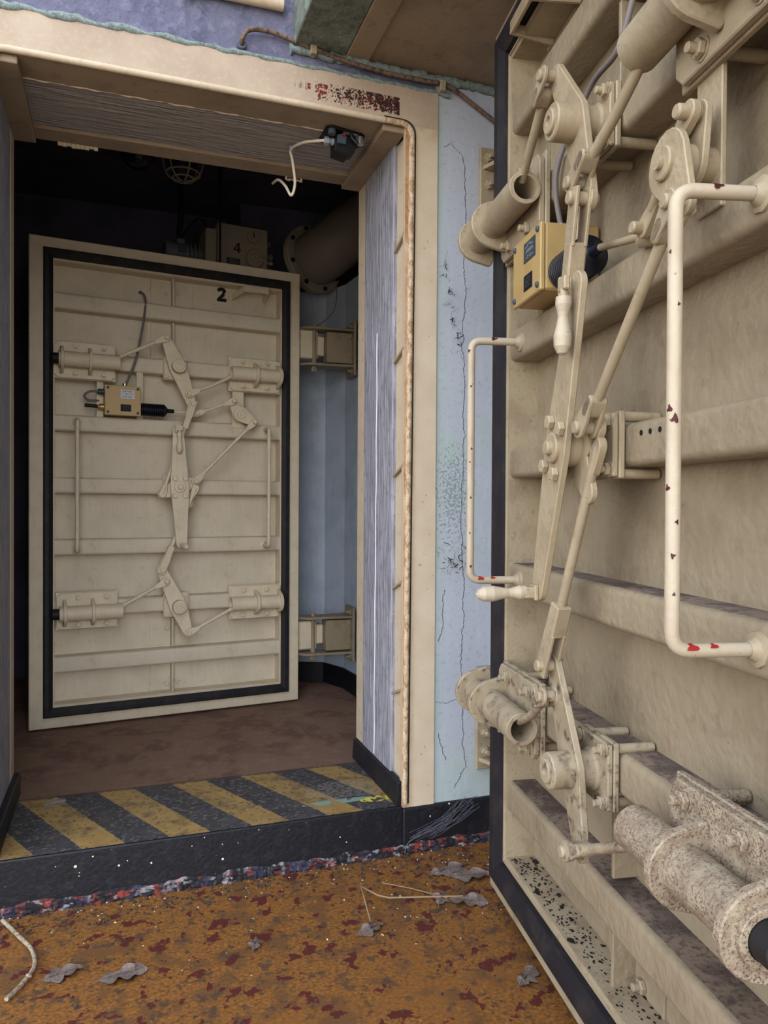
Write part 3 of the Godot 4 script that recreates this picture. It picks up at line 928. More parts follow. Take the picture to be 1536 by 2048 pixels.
	link_rod(d, "bolt_rod", Vector3(bl[2].x, bl[2].y, 0.074), Vector3(q.rod[2], 0.520, 0.056), 0.0082, 0.017, 0.0, low, outer, -0.008 if outer else 0.0)
	link_rod(d, "bolt_rod", Vector3(bl[1].x, bl[1].y, 0.074), Vector3(q.rod[3], 0.490, 0.056), 0.0082, 0.017, 0.0, low, outer)
	# linkage down the middle: forked flat bars with round rods
	for lk in [[Vector3(tl[1].x, tl[1].y, 0.074), q.jaw[0], Vector3(0.549, 1.029, 0.066)], [Vector3(bl[0].x, bl[0].y, 0.072), q.jaw[1], Vector3(0.698, 1.058, q.lz)]]:
		var pa: Vector3 = lk[0]
		var pb: Vector3 = lk[2]
		var dir := (pb - pa).normalized()
		var jl: float = lk[1]
		var je := pa + dir * jl
		s = begin()
		var ang := Transform3D(axis(pa, dir))
		for sg in [-1.0, 1.0]:
			box(s, Vector3(-0.016, -0.014, -0.018) if absf(ang.basis.x.z) < 0.5 else Vector3(-0.014, -0.016, -0.018), Vector3(0.016, -0.008, jl * 0.55) if absf(ang.basis.x.z) < 0.5 else Vector3(-0.008, 0.016, jl * 0.55), 0.002, ang * Transform3D(Basis(Vector3(0, 0, 1), 0.0 if sg > 0 else PI), Vector3()))
		box(s, Vector3(-0.015, -0.014, jl * 0.5), Vector3(0.015, 0.014, jl), 0.003, ang)
		cyl(s, je - dir * 0.004, pb, 0.0085, 16)
		var o := part("link_rod", s, mech if lk[1] == q.jaw[0] else trim, d)
		s = begin()
		lathe(s, [[0.011, -0.028], [0.011, 0.02], [0.009, 0.023], [0.0, 0.023]], Transform3D(Basis(), pa), 16)
		part("pin", s, mech, o)
		s = begin()
		prism(s, hull([[pb.x, pb.y, 0.017], [pb.x - dir.x * 0.04, pb.y - dir.y * 0.04, 0.010]]), pb.z - 0.008, pb.z + 0.006, 0.0015)
		part("eye", s, mech, o)
	link_rod(d, "link_rod", Vector3(q.crank[1].x, q.crank[1].y, 0.072), Vector3(0.696, 1.088, 0.072), 0.0082, 0.016, 0.018, trim, outer)
	# crank on its strap below the upper right housing
	s = begin()
	box(s, Vector3(0.886, 1.352, -0.004), Vector3(0.942, 1.54, 0.004), 0.0015)
	part("strap", s, mech, d)
	var cc := Vector2(0.914, 1.412)
	s = begin()
	prism(s, hull([[cc.x, cc.y, 0.043 if outer else 0.036], [q.crank[1].x, q.crank[1].y, 0.018]]), 0.056, 0.066, 0.0015)
	var ck := part("crank", s, mech, d)
	s = begin()
	prism(s, hull([[cc.x, cc.y, 0.034], [q.crank[0].x, q.crank[0].y, 0.017]]), 0.024, 0.034, 0.0015)
	part("crank_arm", s, mech, ck)
	s = begin()
	lathe(s, [[0.024, 0.004], [0.027, 0.056]], Transform3D(Basis(), Vector3(cc.x, cc.y, 0)), 28)
	lathe(s, [[0.022, 0.066], [0.022, 0.071], [0.020, 0.073], [0.009, 0.073], [0.009, 0.080], [0.0, 0.080]], Transform3D(Basis(), Vector3(cc.x, cc.y, 0)), 28)
	part("hub", s, mech, ck)
	link_rod(d, "link_rod", Vector3(q.crank[0].x, q.crank[0].y, 0.045), Vector3(q.crank[2].x, q.crank[2].y, 0.03), 0.008, 0.016, 0.015, mech, false)
	# switch box
	for sx in [[0.274, 0.303], [0.445, 0.474]]:
		s = begin()
		box(s, Vector3(sx[0], 1.365, -0.016), Vector3(sx[1], 1.60, -0.010), 0.001)
		part("support_strap", s, mech, d)
	s = begin()
	box(s, Vector3(0.303, 1.378, -0.066 if outer else -0.036), Vector3(0.454, 1.508, 0.046), 0.004)
	var bx2 := part("switch_box", s, M.box, d)
	s = begin()
	box(s, Vector3(0.302, 1.377, 0.0465), Vector3(0.455, 1.509, 0.056), 0.004)
	part("lid", s, M.boxlid if not outer else M.box, bx2)
	for sx in [0.315, 0.442]:
		for sy in [1.390, 1.497]:
			s = begin()
			lathe(s, [[0.006, 0.056], [0.006, 0.0585], [0.0045, 0.0605], [0.0, 0.0605]], Transform3D(Basis(), Vector3(sx, sy, 0)), 14)
			part("screw", s, M.slate, bx2)
	s = begin()
	uvquad(s, Vector3(0.368, 1.452, 0.0575), Vector3(0.429, 1.452, 0.0575), Vector3(0.429, 1.491, 0.0575), Vector3(0.368, 1.491, 0.0575), Vector3.BACK)
	for e in [[0.368, 1.452, 0.429, 1.491]]:
		box(s, Vector3(e[0], e[1], 0.056), Vector3(e[2], e[3], 0.0572), 0.0)
	part("nameplate", s, M.tag_dark if outer else M.tag_light, bx2)
	s = begin()
	box(s, Vector3(0.368, 1.395, 0.0555), Vector3(0.413, 1.426, 0.0572), 0.0)
	uvquad(s, Vector3(0.371, 1.398, 0.0576), Vector3(0.410, 1.398, 0.0576), Vector3(0.410, 1.423, 0.0576), Vector3(0.371, 1.423, 0.0576), Vector3.BACK)
	part("indicator_window", s, M.display, bx2)
	var prof := [[0.014, 0.0]]
	for k in 13:
		prof.append([q.bellows_r, 0.004 + k * 0.0082])
		prof.append([q.bellows_r, 0.008 + k * 0.0082])
		prof.append([q.bellows_r * 0.85, 0.0101 + k * 0.0082])
	prof.append_array([[0.02, 0.115], [0.010, 0.122], [0.009, 0.150], [0.0, 0.150]])
	s = begin()
	lathe(s, prof, axis(Vector3(0.455, 1.411, q.bellows_z), Vector3(1, 0, 0)), 28)
	part("bellows", s, M.boot, bx2)
	s = begin()
	cyl(s, Vector3(0.60, 1.411, q.bellows_z), Vector3(q.crank[2].x - 0.012, q.crank[2].y, q.bellows_z), 0.0065, 14)
	lathe(s, [[0.009, 0.0], [0.017, 0.03], [0.017, 0.052], [0.0, 0.054]], axis(Vector3(q.crank[2].x - 0.055, q.crank[2].y, q.bellows_z), Vector3(1, 0, 0)), 18)
	part("spindle", s, mech, bx2)
	s = begin()
	cyl(s, Vector3(0.303, 1.481, 0.02), Vector3(0.276, 1.481, 0.02), 0.0125, 16)
	part("cable_gland", s, M.slate, bx2)
	s = begin()
	cyl(s, Vector3(0.303, 1.414, 0.02), Vector3(0.283, 1.414, 0.02), 0.013, 16)
	cyl(s, Vector3(0.285, 1.414, 0.02), Vector3(0.276, 1.414, 0.02), 0.009, 16)
	part("brass_fitting", s, M.brass, bx2)
	s = begin()
	cyl(s, Vector3(0.28, 1.414, 0.02), Vector3(0.222, 1.417, 0.02), 0.0075, 14)
	part("cable_stub", s, M.black, bx2)
	s = begin()
	sweep(s, smooth_path([Vector3(0.278, 1.481, 0.02), Vector3(0.245, 1.479, 0.02), Vector3(0.222, 1.461, 0.012), Vector3(0.236, 1.443, 0.0), Vector3(0.275, 1.444, -0.012), Vector3(0.30, 1.445, -0.02)], 6), 0.0055, 10)
	sweep(s, smooth_path(q.cable, 8), 0.0055, 10)
	part("cable", s, M.cable, bx2)
	s = begin()
	cyl(s, q.cable[0] - Vector3(0, 0.006, 0), q.cable[0] + Vector3(0, 0.014, 0), 0.0105, 14)
	part("cable_gland", s, M.chrome, bx2)
	return d

func doors() -> void:
	var outer := {
		"outer": true, "gw": 0.055, "rec": 0.126, "label": "open beige steel blast door nearest the camera, gold switch box, seen along its lever face",
		"xf": Transform3D(Basis(Vector3.UP, deg_to_rad(-99.5)), Vector3(0.889, 0.036, 0.309)),
		"handles": [[0.185, 1.334, 0.793, 0.112, [[1.31, 0.9, 0.007], [1.23, 0.3, 0.005], [1.09, 0.1, 0.005], [1.06, 0.5, 0.004], [0.98, 0.2, 0.005], [0.90, 0.4, 0.004], [0.825, 0.1, 0.006]]], [1.008, 1.336, 0.792, 0.107, [[1.262, 1.2, 0.004], [1.20, 0.0, 0.004], [1.078, 1.1, 0.008], [1.066, 0.4, 0.010], [0.985, 1.3, 0.007], [0.945, 0.0, 0.005], [0.905, 0.5, 0.006], [0.86, 0.3, 0.004]]]],
		"strap": [Vector3(0.188, 2.016, -0.066), Vector3(0.208, 2.016, -0.066), Vector3(0.210, 2.030, 0.030), Vector3(0.325, 2.030, 0.030), Vector3(0.36, 2.012, -0.066), Vector3(0.395, 2.012, -0.066)],
		"bolts": [
			{"x0": 0.03, "x1": 0.371, "y": 1.607, "p0": 0.125, "p1": 0.365, "f": [0.052, 0.160], "n": [0.194, 0.308], "left": true, "out": 0.02},
			{"x0": 0.822, "x1": 1.12, "y": 1.615, "p0": 0.865, "p1": 1.122, "f": [0.968, 1.095], "n": [0.93, 1.045], "left": false, "out": 0.02},
			{"x0": 0.03, "x1": 0.376, "y": 0.507, "cy": 0.514, "p0": 0.13, "p1": 0.362, "f": [0.055, 0.165], "n": [0.20, 0.333], "left": true, "out": 0.02},
			{"x0": 0.832, "x1": 1.115, "y": 0.503, "cy": 0.512, "p0": 0.868, "p1": 1.125, "f": [0.955, 1.10], "n": [0.909, 1.030], "left": false, "out": 0.03}],
		"top": [Vector2(0.537, 1.735), Vector2(0.672, 1.462), Vector2(0.660, 1.492)],
		"bottom": [Vector2(0.545, 0.675), Vector2(0.660, 0.392), Vector2(0.555, 0.622)],
		"rod": [0.35, 0.84, 0.36, 0.86], "jaw": [0.135, 0.125], "swing": deg_to_rad(-19.0), "hz": 0.088, "lz": 0.052,
		"crank": [Vector2(0.938, 1.468), Vector2(0.955, 1.345), Vector2(0.797, 1.372)], "bellows_z": 0.006, "bellows_r": 0.036,
		"cable": [Vector3(0.40, 1.512, -0.01), Vector3(0.425, 1.62, 0.012), Vector3(0.50, 1.742, -0.02), Vector3(0.617, 1.742, -0.015), Vector3(0.66, 1.80, -0.02), Vector3(0.68, 1.90, -0.035), Vector3(0.69, 1.965, -0.075)]}
	var d := build_door(outer)
	var s := begin()
	for y in [0.33, 1.80]:
		s = begin()
		box(s, Vector3(-0.02, y - 0.065, -0.22), Vector3(0.16, y + 0.065, -0.15), 0.004)
		part("hinge_arm", s, M.worn, d)
	var inner := {
		"outer": false, "gw": 0.040, "rec": 0.102, "label": "beige steel blast door marked 2 standing in the dark room behind the striped sill",
		"xf": Transform3D(Basis(Vector3.UP, deg_to_rad(7.06)), Vector3(-0.370, 0.012, -1.540)),
		"handles": [[0.186, 1.343, 0.776, 0.105, []], [1.040, 1.348, 0.783, 0.10, []]],
		"strap": [Vector3(0.868, 2.0, -0.066), Vector3(0.904, 1.998, -0.066), Vector3(0.940, 2.022, 0.02), Vector3(1.058, 2.026, 0.02), Vector3(1.060, 2.0, -0.066), Vector3(1.075, 1.99, -0.066)],
		"bolts": [
			{"x0": 0.114, "x1": 0.364, "y": 1.607, "cy": 1.610, "p0": 0.097, "p1": 0.349, "f": [0.128, 0.242], "n": [0.183, 0.299], "left": true, "out": 0.026},
			{"x0": 0.868, "x1": 1.117, "y": 1.606, "cy": 1.608, "p0": 0.869, "p1": 1.122, "f": [0.988, 1.103], "n": [0.929, 1.049], "left": false, "out": 0.006},
			{"x0": 0.118, "x1": 0.378, "y": 0.505, "cy": 0.512, "p0": 0.109, "p1": 0.361, "f": [0.141, 0.255], "n": [0.196, 0.313], "left": true, "out": 0.03},
			{"x0": 0.868, "x1": 1.120, "y": 0.508, "cy": 0.510, "p0": 0.874, "p1": 1.126, "f": [0.995, 1.112], "n": [0.933, 1.050], "left": false, "out": 0.008}],
		"top": [Vector2(0.562, 1.736), Vector2(0.681, 1.443), Vector2(0.664, 1.488)],
		"bottom": [Vector2(0.546, 0.684), Vector2(0.667, 0.389), Vector2(0.565, 0.632)],
		"rod": [0.35, 0.88, 0.365, 0.88], "jaw": [0.118, 0.115], "swing": 0.0, "hz": 0.095, "lz": 0.066,
		"crank": [Vector2(0.880, 1.473), Vector2(0.974, 1.376), Vector2(0.711, 1.407)], "bellows_z": 0.03, "bellows_r": 0.029,
		"cable": [Vector3(0.392, 1.512, 0.01), Vector3(0.425, 1.60, 0.03), Vector3(0.452, 1.70, 0.02), Vector3(0.478, 1.85, 0.004), Vector3(0.484, 1.93, -0.02), Vector3(0.470, 1.962, -0.05), Vector3(0.466, 1.964, -0.075)]}
	d = build_door(inner)
	var f := SystemFont.new()
	f.font_names = PackedStringArray(["Droid Sans"])
	f.font_weight = 700
	var t := TextMesh.new()
	t.font = f
	var fv := FontVariation.new()
	fv.base_font = f
	fv.variation_embolden = 0.9
	t.font = fv
	t.text = "2"
	t.font_size = 64
	t.pixel_size = 0.00135
	t.depth = 0.001
	part("number", t, M.ink, d, Transform3D(Basis(), Vector3(0.848, 2.0, -0.0693)))
	for y in [0.315, 1.80]:
		s = begin()
		box(s, Vector3(W + 0.0, y - 0.072, -0.13), Vector3(W + 0.11, y + 0.072, -0.03), 0.006)
		box(s, Vector3(W + 0.105, y - 0.05, -0.12), Vector3(W + 0.15, y + 0.05, -0.04), 0.006)
		part("hinge_arm", s, M.steel, d)

# ------------------------------------------------------------------ setting
func shell() -> void:
	var s := begin()
	box(s, Vector3(-3.2, -0.2, 0.0), Vector3(2.2, 0.0, 6.5), 0.0)
	struct("floor", s, M.floor)
	s = begin()
	box(s, Vector3(-14, -0.3, 2.6), Vector3(14, 0.002, 22.0), 0.0)
	struct("bounce_ground", s, M.yard)  # unseen pale ground, added to bounce sunlight into the doorway
	s = begin()
	box(s, Vector3(-2.4, -0.2, -4.2), Vector3(2.4, 0.0, 0.0), 0.0)
	struct("floor_inner", s, M.brown)
	# front wall round the opening
	var wall := struct("wall_front", _blocks([[Vector3(-3.2, 0, -0.36), Vector3(-0.32, 2.9, 0)], [Vector3(-0.32, 2.10, -0.36), Vector3(0.785, 2.9, 0)], [Vector3(0.785, 0, -0.43), Vector3(2.2, 2.9, -0.002)], [Vector3(-3.2, 2.9, -0.43), Vector3(2.2, 4.4, 0)]]), M.violet)
	s = begin()
	uvquad(s, Vector3(0.86, 0.1, 0.0), Vector3(1.16, 0.1, 0.0), Vector3(1.16, 2.26, 0.0), Vector3(0.86, 2.26, 0.0), Vector3.BACK)
	part("painted_plaster", s, M.crack, wall)
	s = begin()
	box(s, Vector3(0.762, 0.135, -0.36), Vector3(0.80, 2.08, -0.085), 0.003)
	var rv := part("reveal_concrete", s, M.lilac, wall)
	s = begin()
	var run := PackedVector3Array()
	for k in 40:
		run.append(Vector3(0.7616, 0.21 + k * 0.034, -0.238 + 0.0025 * sin(k * 0.8) + 0.012 * k / 40.0))
	sweep(s, run, 0.0016, 6)
	part("paint_run", s, M.chalk, rv)
	s = begin()
	box(s, Vector3(-0.33, 0.135, -0.36), Vector3(-0.295, 2.08, -0.085), 0.003)
	part("reveal_concrete", s, M.lilac, wall)
	s = begin()
	box(s, Vector3(-0.29, 2.08, -0.355), Vector3(0.76, 2.12, -0.10), 0.002)
	part("lintel_underside", s, M.soffit, wall)
	# steel door frame
	var fr := Node3D.new()
	fr.name = "trim_1"
	fr.set_meta("kind", "structure")
	add_child(fr, true)
	s = begin()
	uvquad(s, Vector3(-0.407, 2.079, 0.006), Vector3(0.864, 2.079, 0.006), Vector3(0.864, 2.184, 0.006), Vector3(-0.407, 2.184, 0.006), Vector3.BACK)
	box(s, Vector3(-0.407, 2.079, -0.02), Vector3(0.864, 2.184, 0.0055), 0.001)
	part("header", s, M.band, fr)
	s = begin()
	uvquad(s, Vector3(0.764, 0.128, 0.0055), Vector3(0.864, 0.128, 0.0055), Vector3(0.864, 2.183, 0.0055), Vector3(0.764, 2.183, 0.0055), Vector3.BACK)
	box(s, Vector3(0.764, 0.128, -0.012), Vector3(0.864, 2.079, 0.005), 0.001)
	part("stile", s, M.jamb, fr)
	s = begin()
	box(s, Vector3(-0.407, 0.128, -0.02), Vector3(-0.297, 2.078, 0.005), 0.001)
	part("stile", s, M.cream, fr)
	# rounded bead round the inside of the frame
	s = begin()
	sweep(s, filleted([Vector3(0.772, 0.14, 0.008), Vector3(0.784, 2.080, 0.008), Vector3(0.70, 2.0802, 0.008)], 0.045, 8), 0.0085, 14)
	part("bead", s, M.bead, fr)
	s = begin()
	sweep(s, filleted([Vector3(0.70, 2.0802, 0.008), Vector3(-0.300, 2.083, 0.008), Vector3(-0.300, 0.14, 0.008)], 0.045, 8), 0.0085, 14)
	part("bead", s, M.cream, fr)
	s = begin()
	sweep(s, filleted([Vector3(0.783, 0.14, 0.006), Vector3(0.794, 2.0905, 0.006), Vector3(0.70, 2.0915, 0.006)], 0.045, 8), 0.0028, 8)
	part("gap_shade", s, M.bore, fr)  # solid dark cord along the bead, colouring in the shadow of the gap
	# the steel channel in the reveal with its stiffeners
	s = begin()
	box(s, Vector3(0.774, 0.135, -0.087), Vector3(0.80, 2.06, 0.0), 0.001)
	part("channel", s, M.cream, fr)
	s = begin()
	box(s, Vector3(-0.335, 0.135, -0.087), Vector3(-0.302, 2.06, 0.0), 0.001)
	part("channel", s, M.cream, fr)
	for y in [0.455, 0.768, 1.101, 1.437, 1.764]:
		s = begin()
		prism(s, PackedVector2Array([Vector2(0.763, 0.002), Vector2(0.776, 0.002), Vector2(0.776, -0.088), Vector2(0.763, -0.088)]), -0.004, 0.004, 0.001, Transform3D(Basis(Vector3(1, 0, 0), Vector3(0, 0.35, 1).normalized(), Vector3(0, 1, -0.35).normalized()), Vector3(0, y + 0.012, 0)))
		part("stiffener", s, M.worn, fr)
	s = begin()
	box(s, Vector3(-0.297, 2.078, -0.105), Vector3(0.767, 2.11, 0.0), 0.002)
	part("lintel_angle", s, M.plate, fr)
	s = begin()
	box(s, Vector3(-0.297, 2.072, -0.43), Vector3(0.767, 2.11, -0.355), 0.002)
	part("lintel_angle", s, M.plate, fr)
	s = begin()
	var jp := PackedVector3Array()
	var jr := PackedFloat32Array()
	for k in 70:
		jp.append(Vector3(-0.235 + k * 0.0135, 2.0785, -0.105 + 0.002 * sin(k * 1.3)))
		jr.append(0.0022 + 0.0012 * sin(k * 0.7) + 0.0012 * sin(k * 2.1))
	sweep(s, jp, jr, 7)
	part("putty", s, M.flake, fr)
	for x in [[0.700, 0.768], [-0.299, -0.235]]:
		s = begin()
		box(s, Vector3(x[0], 2.058, -0.43), Vector3(x[1], 2.0775, -0.004), 0.002)
		part("corner_bar", s, M.plate, fr)
	for x in [[0.763, 0.80], [-0.33, -0.294]]:
		s = begin()
		box(s, Vector3(x[0], 0.0, -0.433), Vector3(x[1], 2.075, -0.357), 0.002)
		part("edge_angle", s, M.cream, fr)
	# flakes of paint along the far edge of the lintel
	var rg := RandomNumberGenerator.new()
	rg.seed = 5
	for c in [[-0.17, 0.10], [0.515, 0.045], [-0.27, 0.02]]:
		s = begin()
		for k in 9:
			var x: float = c[0] + (k / 8.0) * c[1]
			box(s, Vector3(x - 0.006, 2.066 - 0.006 * rg.randf(), -0.434), Vector3(x + 0.006, 2.074, -0.427), 0.001)
		part("loose_paint", s, M.cream, fr)
	# putty ridge along the top of the frame
	s = begin()
	var path := PackedVector3Array()
	var rad := PackedFloat32Array()
	for k in 90:
		var x := -0.45 + k * 0.0152
		path.append(Vector3(x, 2.188 + 0.002 * sin(k * 0.9) + rg.randf_range(-0.002, 0.002), 0.002))
		rad.append(0.0045 + 0.006 * absf(sin(k * 0.37)) * clampf(1.3 - k / 60.0, 0.2, 1.0) + rg.randf_range(0, 0.003))
	sweep(s, path, rad, 9)
	struct("trim_2", s, M.mint)
	s = begin()
	path = PackedVector3Array()
	rad = PackedFloat32Array()
	for k in 60:
		path.append(Vector3(0.43 + k * 0.0105, 2.226 + rg.randf_range(-0.003, 0.003), 0.004))
		rad.append(0.012 + rg.randf_range(-0.003, 0.004))
	sweep(s, path, rad, 9)
	struct("trim_3", s, M.mint)
	# sill with hazard stripes
	s = begin()
	box(s, Vector3(-0.295, 0.0, -0.385), Vector3(0.765, 0.1345, 0.012), 0.003)
	var sill := struct("door_sill", s, M.kerb)
	s = begin()
	var q := [Vector3(-0.295, 0.1353, 0.004), Vector3(0.765, 0.1353, 0.004), Vector3(0.765, 0.1353, -0.385), Vector3(-0.295, 0.1353, -0.385)]
	uvquad(s, q[0], q[1], q[2], q[3], Vector3.UP)
	part("hazard_stripes", s, M.sill, sill)
	# black base along the wall, its foot broken and many times repainted
	s = begin()
	box(s, Vector3(-1.6, 0.0, -0.01), Vector3(-0.2955, 0.132, 0.012), 0.004)
	box(s, Vector3(0.7655, 0.0, -0.01), Vector3(2.0, 0.128, 0.014), 0.006)
	var base := struct("baseboard_front", s, M.kerb)
	s = begin()
	var fz := FastNoiseLite.new()
	fz.seed = 4
	fz.frequency = 0.09
	var foot_pt := func(i: int, j: int) -> Vector3:
		var top := 0.026 + 0.012 * fz.get_noise_2d(i * 0.6, 90.0)
		var y := top * j / 5.0
		var bulge := (0.006 + 0.009 * fz.get_noise_2d(i * 3.0, j * 6.0)) * (1.0 if j < 5 else 0.0)
		return Vector3(-0.7 + i * 0.006, y, 0.0135 + bulge * (0.5 + 0.5 * (5 - j) / 5.0) + 0.003 * (5 - j) / 5.0)
	for i in 315:
		for j in 5:
			var v := [foot_pt.call(i, j), foot_pt.call(i + 1, j), foot_pt.call(i + 1, j + 1), foot_pt.call(i, j + 1)]
			var fn: Vector3 = (v[1] - v[0]).cross(v[3] - v[0]).normalized()
			quad(s, v[0], v[1], v[2], v[3], fn if fn.z > 0 else -fn)
	part("peeling_foot", s, M.peel, base)
	s = begin()
	for k in 20:
		var px := rg.randf_range(-0.28, 0.45) if k < 16 else rg.randf_range(0.55, 0.95)
		var sz := 0.0014 + 0.0030 * pow(rg.randf(), 3.0)
		lathe(s, [[sz, 0.0], [sz * 0.8, 0.0006], [0.0, 0.0008]], Transform3D(Basis(Vector3(1, 0, 0) * rg.randf_range(0.7, 1.3), Vector3.UP, Vector3.BACK), Vector3(px, rg.randf_range(0.05, 0.128), 0.0118 if px < 0.765 else 0.014)), 8)
	stuff(part("paint_specks", s, M.ivory, base))
	s = begin()
	prism(s, PackedVector2Array([Vector2(0, 0), Vector2(0.018, 0), Vector2(0.014, 0.064), Vector2(0.0, 0.07)]), -0.43, 0.004, 0.001, Transform3D(Basis(Vector3(-1, 0, 0), Vector3(0, 1, 0), Vector3(0, 0, 1)), Vector3(0.7665, 0.135, 0)))
	struct("baseboard_right", s, M.kerb)
	s = begin()
	box(s, Vector3(-0.296, 0.135, -0.435), Vector3(-0.276, 0.20, 0.004), 0.003)
	struct("baseboard_left", s, M.kerb)
	# slab over the right side of the yard
	s = begin()
	box(s, Vector3(0.44, 2.236, 0.0), Vector3(0.586, 3.2, 4.2), 0.003)
	var slab := struct("ceiling", s, M.moss)
	s = begin()
	box(s, Vector3(0.586, 2.232, 0.0), Vector3(0.652, 2.5, 4.2), 0.002)
	part("edge_angle", s, M.plate, slab)
	s = begin()
	box(s, Vector3(0.652, 2.24, 0.001), Vector3(2.2, 2.5, 4.2), 0.002)
	part("steel_panel", s, M.plate, slab)
	s = begin()
	box(s, Vector3(1.75, 0, 0.0), Vector3(2.0, 3.2, 5.0), 0.0)
	struct("wall_right", s, M.wall)
	# room behind the opening
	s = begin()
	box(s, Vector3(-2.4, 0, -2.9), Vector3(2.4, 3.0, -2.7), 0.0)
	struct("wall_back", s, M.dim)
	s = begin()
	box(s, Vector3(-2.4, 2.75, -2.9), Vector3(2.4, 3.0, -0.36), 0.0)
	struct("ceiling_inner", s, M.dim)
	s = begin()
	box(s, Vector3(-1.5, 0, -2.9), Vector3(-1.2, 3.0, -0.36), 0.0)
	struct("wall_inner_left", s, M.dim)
	# folded blue wall on the right of the room
	s = begin()
	var plan := [Vector2(0.62, -2.72), Vector2(0.66, -2.26), Vector2(1.085, -2.07), Vector2(1.150, -1.90), Vector2(1.165, -1.70), Vector2(1.75, -1.66), Vector2(1.75, -0.43), Vector2(2.0, -0.43), Vector2(2.0, -2.72)]
	var pl := PackedVector2Array(plan)
	prism(s, pl, 0.0, 2.19, 0.004, Transform3D(Basis(Vector3(1, 0, 0), Vector3(0, 0, 1), Vector3(0, -1, 0)), Vector3(0, 2.19, 0)), 2.0)
	var blue := struct("wall_inner_right", s, M.blue)
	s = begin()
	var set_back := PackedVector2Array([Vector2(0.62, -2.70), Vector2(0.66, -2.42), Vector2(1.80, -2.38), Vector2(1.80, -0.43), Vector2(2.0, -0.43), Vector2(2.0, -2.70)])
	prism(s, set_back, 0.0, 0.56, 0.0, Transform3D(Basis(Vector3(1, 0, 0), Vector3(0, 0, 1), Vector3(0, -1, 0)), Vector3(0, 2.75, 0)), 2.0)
	part("shaded_top", s, M.dim, blue)  # upper wall in a darker material, its shade put into the colour
	s = begin()
	var foot := PackedVector2Array([Vector2(0.605, -2.72), Vector2(0.648, -2.25), Vector2(1.075, -2.06), Vector2(1.138, -1.895), Vector2(1.152, -1.69), Vector2(1.735, -1.65), Vector2(1.735, -0.43), Vector2(1.9, -0.43), Vector2(1.9, -2.72)])
	prism(s, foot, 0.0, 0.11, 0.003, Transform3D(Basis(Vector3(1, 0, 0), Vector3(0, 0, 1), Vector3(0, -1, 0)), Vector3(0, 0.11, 0)), 2.0)
	struct("baseboard_inner", s, M.kerb)

func _blocks(list: Array) -> SurfaceTool:
	var s := begin()
	for b in list:
		box(s, b[0], b[1], 0.002)
	return s

# ------------------------------------------------------------------ fittings
func fittings() -> void:
	var nut := nut_mesh(0.0125, 0.01)
	# hinge brackets of the inner door on the folded wall
	for e in [[1.80, "upper beige hinge bracket bolted to the blue wall beside the inner door"], [0.325, "lower beige hinge bracket bolted to the blue wall beside the inner door"]]:
		var y: float = e[0]
		var o := thing("hinge_bracket", e[1], "hinge", Transform3D(Basis(), Vector3(1.085, y, -1.735)), "hinge brackets of the inner door")
		var s := begin()
		box(s, Vector3(0.045, -0.14, -0.08), Vector3(0.058, 0.14, 0.06), 0.002)
		part("wall_plate", s, M.worn, o)
		for sg in [-1.0, 1.0]:
			s = begin()
			prism(s, PackedVector2Array([Vector2(0.045, -0.07), Vector2(0.045, 0.05), Vector2(-0.19, 0.04), Vector2(-0.23, 0.0), Vector2(-0.19, -0.05)]), -0.006, 0.006, 0.0015, Transform3D(Basis(Vector3(1, 0, 0), Vector3(0, 0, 1), Vector3(0, -1, 0)), Vector3(0, sg * 0.092, 0)))
			part("leaf", s, M.worn, o)
		s = begin()
		box(s, Vector3(-0.09, -0.078, -0.05), Vector3(0.045, 0.078, 0.035), 0.004)
		part("knuckle_block", s, M.worn, o)
		s = begin()
		cyl(s, Vector3(-0.15, -0.125, 0.0), Vector3(-0.15, 0.115, 0.0), 0.012, 16)
		prism(s, hexagon(0.016), -0.011, 0.011, 0.002, axis(Vector3(-0.15, -0.115, 0), Vector3.DOWN))
		part("hinge_pin", s, M.worn, o)
		for k in [[-0.115, 0.03], [0.115, 0.03], [-0.045, 0.03], [0.045, 0.03]]:
			part("nut", nut, M.worn, o, Transform3D(Basis(Vector3.UP, -PI / 2), Vector3(0.045, k[0], k[1])))
	# plates that carry the outer door
	for e in [[1.75, 2.05, "upper beige hinge plate on the pale wall, half hidden behind the open door"], [0.215, 0.52, "lower beige hinge plate on the pale wall, half hidden behind the open door"]]:
		var o := thing("hinge_plate", e[2], "hinge", Transform3D(Basis(), Vector3(1.0, e[0], 0.0)), "hinge plates of the outer door")
		var hgt: float = e[1] - e[0]
		var s := begin()
		box(s, Vector3(-0.003, 0, 0.001), Vector3(0.16, hgt, 0.016), 0.002)
		part("wall_plate", s, M.worn, o)
		for yy in [0.03, hgt - 0.06]:
			s = begin()
			prism(s, PackedVector2Array([Vector2(0.004, 0.016), Vector2(0.13, 0.016), Vector2(0.13, 0.29), Vector2(0.07, 0.29), Vector2(0.05, 0.16)]), -0.006, 0.006, 0.001, Transform3D(Basis(Vector3(1, 0, 0), Vector3(0, 0, 1), Vector3(0, -1, 0)), Vector3(0, yy, 0)))
			part("leaf", s, M.worn, o)
		for yy in [0.055, 0.11, hgt - 0.11, hgt - 0.03]:
			part("nut", nut, M.worn, o, Transform3D(Basis(), Vector3(0.022, yy, 0.016)))
	limit_switch()
	surface_cable()
	top_conduit()
	machinery()

